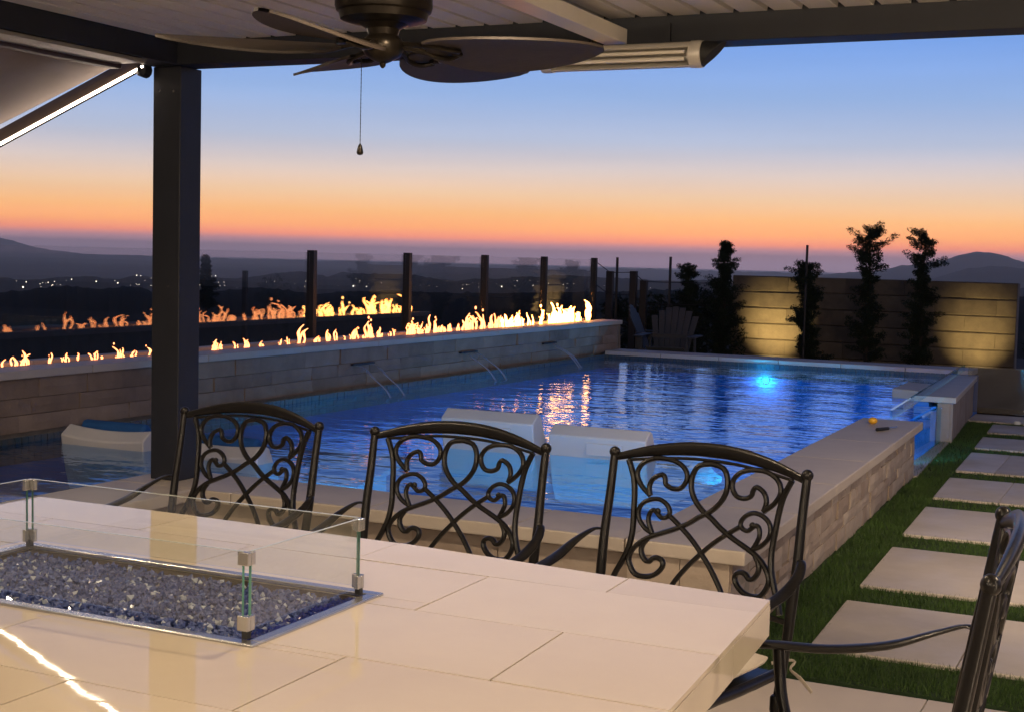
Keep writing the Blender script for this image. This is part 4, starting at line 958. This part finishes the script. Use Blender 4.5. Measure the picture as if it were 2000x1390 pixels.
# ------------------------------------------------------------------ glass fence behind the flames
UF = -7.72
gf = thing('glass_fence', 'glass panel fence on dark posts behind the flame wall', 'fence', (UF, 12, 0))
def fv(x): d = ray(x, 500); return UF / d[0] * d[1]
pv_ = [fv(608), fv(795), fv(946), fv(1062), fv(1160)]
step_ = (pv_[-1] - pv_[0]) / 4
allp = [pv_[0] - step_ * k for k in (7, 6, 5, 4, 3, 2)] + pv_          # posts further left: the post at the hidden one stays out
posts_vis = pv_
GT = 1.455
for v in posts_vis: MB().box(UF - .03, UF + .05, v - .03, v + .03, -.6, GT + .01).build('fence_post', M['post'], gf)
edges_ = [-6.0, pv_[0] - 4.4 * step_] + [pv_[0]] + pv_[1:]
for a, b in zip(edges_[:-1], edges_[1:]):
    MB().box(UF - .004, UF + .004, a + .032, b - .032, -.15, GT - .01).build('glass_panel', M['fence_glass'], gf)
MB().box(UF - .03, UF + .05, edges_[1] - .03, edges_[1] + .03, -.6, GT + .01).build('fence_post', M['post'], gf)
# fence goes on along the far side of the garden, stepping down
gf2 = thing('garden_fence', 'lower fence of dark posts and wires crossing behind the garden chairs', 'fence', (-6.9, 19.4, 0))
def at(x, y, v): d = ray(x, y); t = v / d[1]; p = d * t; return p[0], v, p[2] + EYE
vz = [19.6, 19.7, 19.8]
pp = [at(1192, 530, 19.6), at(1238, 530, 19.7), at(1258, 548, 19.8), at(1420, 552, 20.6)]
for p in pp[:3]: MB().box(p[0] - .05, p[0] + .05, p[1] - .04, p[1] + .04, -.6, p[2]).build('fence_post', M['post'], gf2)
prev = (UF, pv_[-1], GT)
for p in pp:
    for dz in (.02, .35, .7):
        MB().tube([(prev[0], prev[1], prev[2] - dz), (p[0], p[1], p[2] - dz)], .006, 5).build('wire', M['post'], gf2)
    prev = p
# glass pool fence at the right
gr = thing('pool_fence', 'hazy glass panel fence on the pale paving beyond the stone pier', 'fence', (-1.2, 14.7, 0))
xs = [-1.86, -.62, .62, 1.86]
for a, b in zip(xs[:-1], xs[1:]): MB().box(a + .01, b - .01, 14.70, 14.712, .02, .47).build('glass_panel', M['poolglass'], gr)
for a in xs: MB().box(a - .02, a + .02, 14.69, 14.72, .0, .10).build('clamp', M['chrome'], gr)

# stakes
for (x, y, v, r, lab) in [(1206, 503, 20.2, .022, 'thin dark stake beside the corner post of the glass fence'), (1310, 502, 21, .022, 'thin dark stake right of the fence posts behind the garden chairs'), (1577, 479, 19.7, .018, 'tall thin stake rising above the conifer beside the lit wall')]:
    p = at(x, y, v); o = MB().tube([(p[0], p[1], -.6), (p[0], p[1], p[2])], r, 8).build('garden_stake', M['post']); tag(o, lab, 'stake', 'garden stakes')
p = at(479, 529, 24); o = MB().box(p[0] - .045, p[0] + .045, p[1] - .04, p[1] + .04, -1.7, p[2]).build('wooden_post', M['post']); tag(o, 'short dark post standing beyond the glass fence left of the first fence post', 'post')

# ------------------------------------------------------------------ garden wall, uplights
gw = tag(struct_root('garden_wall', (-4.4, 22, 0)), 'tan block retaining wall behind the conifers lit by two warm uplights', 'wall'); gw['kind'] = 'structure'
wx0, wx1 = -6.45, -2.12
MB().box(wx0, wx1, 22.03, 22.3, -.03, 1.24).build('wall_core', M['mortar'], gw)
nr_ = 5; hh = 1.25 / nr_
for r_ in range(nr_):
    x = wx0 - (.45 if r_ % 2 else 0)
    while x < wx1:
        a = max(x, wx0); b = min(x + .90, wx1)
        if b - a > .05:
            pr_ = random.uniform(.0, .02) + .012 * (nr_ - r_)
            z0, z1 = r_ * hh + .002, (r_ + 1) * hh - .002
            ch_ = .016
            prof_ = [(22.03, z0), (22.03, z1), (21.99 - pr_ + ch_, z1), (21.99 - pr_, z1 - ch_), (21.985 - pr_, z0 + ch_), (21.99 - pr_ + ch_, z0)]
            MB().extr(prof_, 'x', a + .0015, b - .0015).build('block', M['block'], gw)
        x += .90
for i, (x, aim, pw, lab) in enumerate([(-5.74, (.02, .10, 1), 290, 'warm uplight washing the left end of the garden wall'), (-2.66, (.0, .10, 1), 180, 'warm uplight washing the right end of the garden wall')]):
    t = thing('uplight', lab, 'garden light', (x, 20.95, -.13), 0, 'garden wall uplights')
    MB().lathe([(.035, -.03), (.04, .05), (.045, .10), (.038, .10), (.034, .06)], (0, 0, 0), 14).build('lamp_can', M['bronze'], t, local=True)
    spot('uplight_lamp', (0, 0, .11), (aim[0], 1.05, .50), 64, pw, (1, .72, .30), .03, 1.0, t)

# ------------------------------------------------------------------ trees and shrubs
def foliage_mesh(name, clumps, leaf, parent, mt='leaf'):
    """clumps: list of (centre, radius, n)"""
    n = sum(c[2] for c in clumps); Vv = np.empty((n, 4, 3)); k = 0
    for c, r, m_ in clumps:
        d = rng.normal(0, 1, (m_, 3)); d /= np.linalg.norm(d, axis=1)[:, None]; rad = rng.uniform(.25, 1, (m_, 1)) ** .6
        p = np.array(c) + d * rad * np.array(r)
        a = rng.normal(0, 1, (m_, 3)); a /= np.linalg.norm(a, axis=1)[:, None]; b = np.cross(a, rng.normal(0, 1, (m_, 3))); b /= np.linalg.norm(b, axis=1)[:, None]
        s = leaf * rng.uniform(.4, 1.5, (m_, 1))
        Vv[k:k + m_, 0] = p - a * s; Vv[k:k + m_, 1] = p + b * s * .22; Vv[k:k + m_, 2] = p + a * s; Vv[k:k + m_, 3] = p - b * s * .22; k += m_
    off = np.array(world_loc(parent)); Vv -= off
    me = bpy.data.meshes.new(name); me.vertices.add(n * 4); me.vertices.foreach_set('co', Vv.reshape(-1))
    me.loops.add(n * 4); me.loops.foreach_set('vertex_index', np.arange(n * 4, dtype=np.int32))
    me.polygons.add(n); me.polygons.foreach_set('loop_start', np.arange(0, n * 4, 4, dtype=np.int32)); me.polygons.foreach_set('loop_total', np.full(n, 4, dtype=np.int32))
    me.update(); me.materials.append(M[mt]); o = bpy.data.objects.new(name, me); col.objects.link(o); o.parent = parent; return o
def conifer(label, x, ytop, v, prof, base_z=-.03, dens=1., seed=0, lean=0.):
    """prof: list of (height fraction, half width in m, chance of a branch)"""
    random.seed(seed); p = at(x, ytop, v); top = p[2]
    t = thing('conifer', label, 'tree', (p[0], v, base_z), 0, 'young conifers in front of the garden wall')
    H_ = top - base_z
    tr = [(p[0] + .02 * math.sin(k * 1.3 + seed) + lean * (k / 8), v, base_z + H_ * k / 8) for k in range(9)]
    MB().tube(tr, [.030 * (1 - .8 * k / 8) for k in range(9)], 7, sub=2).build('trunk', M['bark'], t, smooth=True)
    cl = []; br = MB(); nb = int(64 * dens)
    hs = [q[0] for q in prof]; ws = [q[1] for q in prof]; cs = [q[2] for q in prof]
    for k in range(nb):
        f = .06 + .93 * (k + random.random()) / nb
        if random.random() > np.interp(f, hs, cs): continue
        w_ = float(np.interp(f, hs, ws)) * random.choice((.4, .6, .85, 1.0, 1.25)) * (1.12 - .3 * f); a = random.uniform(0, 2 * math.pi); z = base_z + H_ * f
        x0 = p[0] + lean * f; tipz = z + w_ * random.uniform(.05, .55)
        tx, ty = x0 + math.cos(a) * w_, v + math.sin(a) * w_
        br.tube([(x0, v, z), ((x0 + tx) / 2, (v + ty) / 2, z + (tipz - z) * .25), (tx, ty, tipz)], [.008, .006, .002], 5)
        for q in np.linspace(.3, 1.0, 4):
            c = (x0 + (tx - x0) * q, v + (ty - v) * q, z + (tipz - z) * q ** 1.5)
            r_ = .042 + .035 * (1 - q) + .022 * random.random(); cl.append((c, (r_ * 1.3, r_ * 1.3, r_ * .75), int(74 * (1.2 - .5 * q))))
    for k in range(5): cl.append(((p[0] + lean, v, top - .035 * k), (.015 + .012 * k, .015 + .012 * k, .03), 16))
    br.build('branches', M['bark'], t)
    foliage_mesh('crown', cl, .022, t)
    return t
conifer('slender dark conifer at the left end of the lit garden wall', 1417, 474, 20.3, [(0, .16, .9), (.3, .26, .95), (.55, .24, 1), (.75, .16, 1), (.8, .22, 1), (.95, .08, 1), (1, .03, 1)], seed=3, dens=1.35)
conifer('dark conifer with drooping side branches just right of the lit wall patch', 1582, 517, 19.9, [(0, .24, 1), (.1, .24, 1), (.2, .12, .8), (.45, .20, .95), (.6, .17, 1), (.8, .32, 1), (.93, .30, 1), (1, .12, 1)], seed=5, dens=1.3)
conifer('bushy-topped conifer whose crown rises clear of the wall, second from right', 1702, 447, 20.4, [(0, .2, .8), (.35, .28, .8), (.55, .22, .8), (.66, .1, .9), (.72, .3, 1), (.85, .34, 1), (.94, .26, 1), (1, .2, 1)], seed=8, dens=1.45)
conifer('tall open conifer with forked bare top, rightmost beside the right wall light', 1806, 455, 20.1, [(0, .24, 1), (.3, .2, .95), (.55, .22, .95), (.68, .14, .8), (.74, .3, .9), (.85, .12, .6), (.93, .34, .6), (1, .26, .7)], seed=11, dens=1.25)
conifer('small curled conifer behind the garden chairs', 1345, 519, 20.6, [(0, .3, 1), (.5, .26, 1), (.8, .16, .9), (.9, .22, .8), (1, .12, 1)], seed=14, dens=.9)
conifer('narrow dark cypress beyond the fence just right of the pergola post', 404, 500, 27, [(0, .3, 1), (.4, .26, 1), (.7, .16, 1), (1, .03, 1)], seed=17, dens=1.6, lean=-.05)
def shrub(label, x, ytop, v, w_, seed, n=2600, base=-.3):
    random.seed(seed); p = at(x, ytop, v); t = thing('shrub', label, 'shrub', (p[0], v, base), 0, 'dark shrubs at the garden edge')
    H_ = p[2] - base; cl = []
    for k in range(26):
        f = random.random(); a = random.uniform(0, 6.28); rr = w_ * (1 - .5 * f * f) * random.uniform(.1, 1)
        cl.append(((p[0] + math.cos(a) * rr, v + math.sin(a) * rr * .6, base + H_ * (f * .86)), (.17, .17, .15 * H_), n // 26))
    MB().tube([(p[0], v, base), (p[0], v, base + H_ * .8)], [.04, .01], 6).build('stem', M['bark'], t)
    foliage_mesh('foliage', cl, .045, t)
for i, (x, y, v, w_) in enumerate([(1290, 566, 21.5, .5), (1350, 556, 21.6, .5), (1405, 562, 21.4, .45), (2075, 600, 21.0, .42), (2110, 576, 20.5, .5), (1250, 575, 21.8, .45), (1205, 575, 22., .4)]):
    shrub(['low dark shrub behind the garden chair backs', 'dark shrub under the small curled conifer', 'dark shrub left of the slender conifer', 'dark shrub at the right end of the garden wall', 'dark shrub at the far right edge', 'dark shrub behind the fence posts', 'dark shrub by the thin stake'][i], x, y, v, w_, 30 + i)
# a dark hedge fills the space under the far trees
random.seed(50)

# ------------------------------------------------------------------ garden chairs
def adirondack(label, loc, rz):
    t = thing('garden_chair', label, 'garden chair', loc, rz, 'slatted garden chairs behind the pool'); m = M['adiron']
    n = 7
    for k in range(n):                                  # fan of back slats
        s = (k - (n - 1) / 2) / ((n - 1) / 2); hgt = .72 - .14 * s * s
        x0 = s * .20; x1 = s * .29
        A = [(x0 - .033, 0, .30), (x0 + .033, 0, .30), (x0 + .033, .018, .30), (x0 - .033, .018, .30)]
        Bq = [(x1 - .0465, .26 * hgt / .7, .30 + hgt * .92), (x1 + .044, .26 * hgt / .7, .30 + hgt * .92), (x1 + .044, .018 + .26 * hgt / .7, .30 + hgt * .92), (x1 - .044, .018 + .26 * hgt / .7, .30 + hgt * .92)]
        MB().hexa(A, Bq).build('back_slat', m, t, local=True, bevel=.006)
    for k in range(6):
        y = -.02 - k * .085; z = .30 + k * .022
        MB().box(-.26, .26, y - .075, y, z, z + .018).build('seat_slat', m, t, local=True)
    for s in (-1, 1):
        MB().box(s * .36 - .06, s * .36 + .06, -.58, .12, .56, .58).build('armrest', m, t, local=True, bevel=.005)
        MB().box(s * .31 - .012, s * .31 + .012, -.54, -.44, 0, .56).build('leg', m, t, local=True)
        MB().hexa([(s * .285 - .012, -.50, .28), (s * .285 + .012, -.50, .28), (s * .285 + .012, .34, .0), (s * .285 - .012, .34, .0)], [(s * .285 - .012, -.50, .40), (s * .285 + .012, -.50, .40), (s * .285 + .012, .40, .05), (s * .285 - .012, .40, .05)]).build('side_rail', m, t, local=True)
        MB().box(s * .31 - .012, s * .31 + .012, .05, .13, .05, .56).build('leg', m, t, local=True)
    MB().box(-.32, .32, .09, .11, .52, .56).build('back_brace', m, t, local=True)
    return t
a1 = adirondack('slatted garden chair seen from behind beyond the far pool corner', (0, 0, 0), 0)
pa = at(1322, 640, 17.2); a1.location = (pa[0], 17.0, 0.0); a1.rotation_euler = (0, 0, R(205 - 180 + 165)); a1.rotation_euler = (0, 0, R(-172 + 180))
a1.scale = (.92, .92, .9)
a2 = copy_tree(a1); pa = at(1262, 640, 17.3); a2.location = (pa[0] + .0, 17.4, 0.); a2.rotation_euler = (0, 0, R(100)); a2['label'] = 'slatted garden chair seen side-on, left of the other at the end of the flame wall'

# ------------------------------------------------------------------ small things on the wall
o = MB().ball((-1.81, 9.60, C + .022), .032, 14, 8, (1, 1, .72)).build('ball', M['yellow'], smooth=True); tag(o, 'small yellow ball on the grey coping near its far end', 'ball')
lg = thing('gas_lighter', 'slim dark lighter with a pale metal tip lying on the grey coping', 'lighter', (-1.65, 9.30, C))
MB().tube([(-.05, -.13, .012), (.0, -.01, .012)], [.013, .010], 8).build('handle', M['rubber'], lg, local=True)
MB().tube([(.0, -.01, .013), (.035, .10, .013)], .0055, 8).build('metal_tip', M['chrome'], lg, local=True)
o = MB().lathe([(.03, 0), (.035, .02), (.02, .03)], (-1.28, 13.84, .015), 10).build('path_light', mat('white_cap', (.7, .68, .62), .4)); tag(o, 'small white cap light at the top of the stepping path', 'path light')

# ------------------------------------------------------------------ town lights
random.seed(21)
rs, azs_, Zt = TERR
def terr_z(r, a):
    i = int(np.searchsorted(rs, r)); i = min(max(i, 1), len(rs) - 1); j = min(int(np.searchsorted(azs_, a)), len(azs_) - 1)
    f = (r - rs[i - 1]) / (rs[i] - rs[i - 1]); return Zt[i - 1, j] * (1 - f) + Zt[i, j] * f
mb = MB()
L_ = [(45, 561, 1.6), (51, 551, .9), (78, 555, .7), (94, 552, .9), (103, 557, .8), (140, 546, 1.), (188, 550, 1.2), (230, 553, 1.3), (250, 553, 1.1), (267, 538, 1.), (275, 539, .7), (295, 544, .6), (272, 556, .6), (385, 565, .7), (390, 557, .6), (413, 540, .9), (421, 539, 1.), (434, 563, 1.), (471, 562, .8), (424, 556, .6), (520, 560, .6), (595, 560, .7), (590, 545, .6),
      (690, 559, 1.4), (695, 545, .7), (700, 558, .8), (708, 558, 1.), (716, 560, .9), (628, 557, .7), (853, 559, .9), (878, 559, 1.), (903, 564, .8), (922, 557, 1.3), (935, 556, 1.3), (980, 560, 1.4), (996, 548, .8), (1010, 549, .7), (1041, 558, .9), (1088, 559, 1.2), (1094, 558, 1.), (1100, 556, .6), (1035, 548, .6), (830, 556, .7), (745, 553, .5), (640, 561, .5), (1250, 560, .8), (1282, 566, .9), (1270, 563, .5)]
for x, y, s in L_ + [(random.uniform(0, 1200), random.uniform(548, 562), random.uniform(.22, .5)) for _ in range(80)] + [(c_ + random.gauss(0, 14), 557 + random.gauss(0, 3), random.uniform(.25, .6)) for c_ in (90, 270, 420, 700, 925, 1090) for _ in range(8)]:
    d = ray(x, y); d = d / math.hypot(d[0], d[1]); a = math.atan2(d[0], d[1])
    r_hit = None
    for r in np.geomspace(700, 3400, 60):
        if EYE + d[2] * r < terr_z(r, a) + 3: r_hit = r; break
    if r_hit is None: r_hit = 2600
    r_hit -= 6
    mb.ball((d[0] * r_hit, d[1] * r_hit, EYE + d[2] * r_hit), s * r_hit / FPX * .92, 6, 4)
o = mb.build('town_lights', M['town']); tag(o, 'scattered tiny town lights across the far valley', 'town lights', kind='stuff')

# ------------------------------------------------------------------ haze
HZD = 8e-5
hzm = bpy.data.materials.new('haze_air'); hzm.use_nodes = True; t = hzm.node_tree; t.nodes.clear()
pvn = N(t, 'ShaderNodeVolumePrincipled'); pvn.inputs['Color'].default_value = (1, .97, .93, 1); pvn.inputs['Density'].default_value = HZD; pvn.inputs['Anisotropy'].default_value = .76
o_ = N(t, 'ShaderNodeOutputMaterial'); t.links.new(pvn.outputs[0], o_.inputs['Volume'])
hzo = MB().box(-24000, 24000, -24000, 24000, -180, 128).build('haze', hzm, kind='stuff')
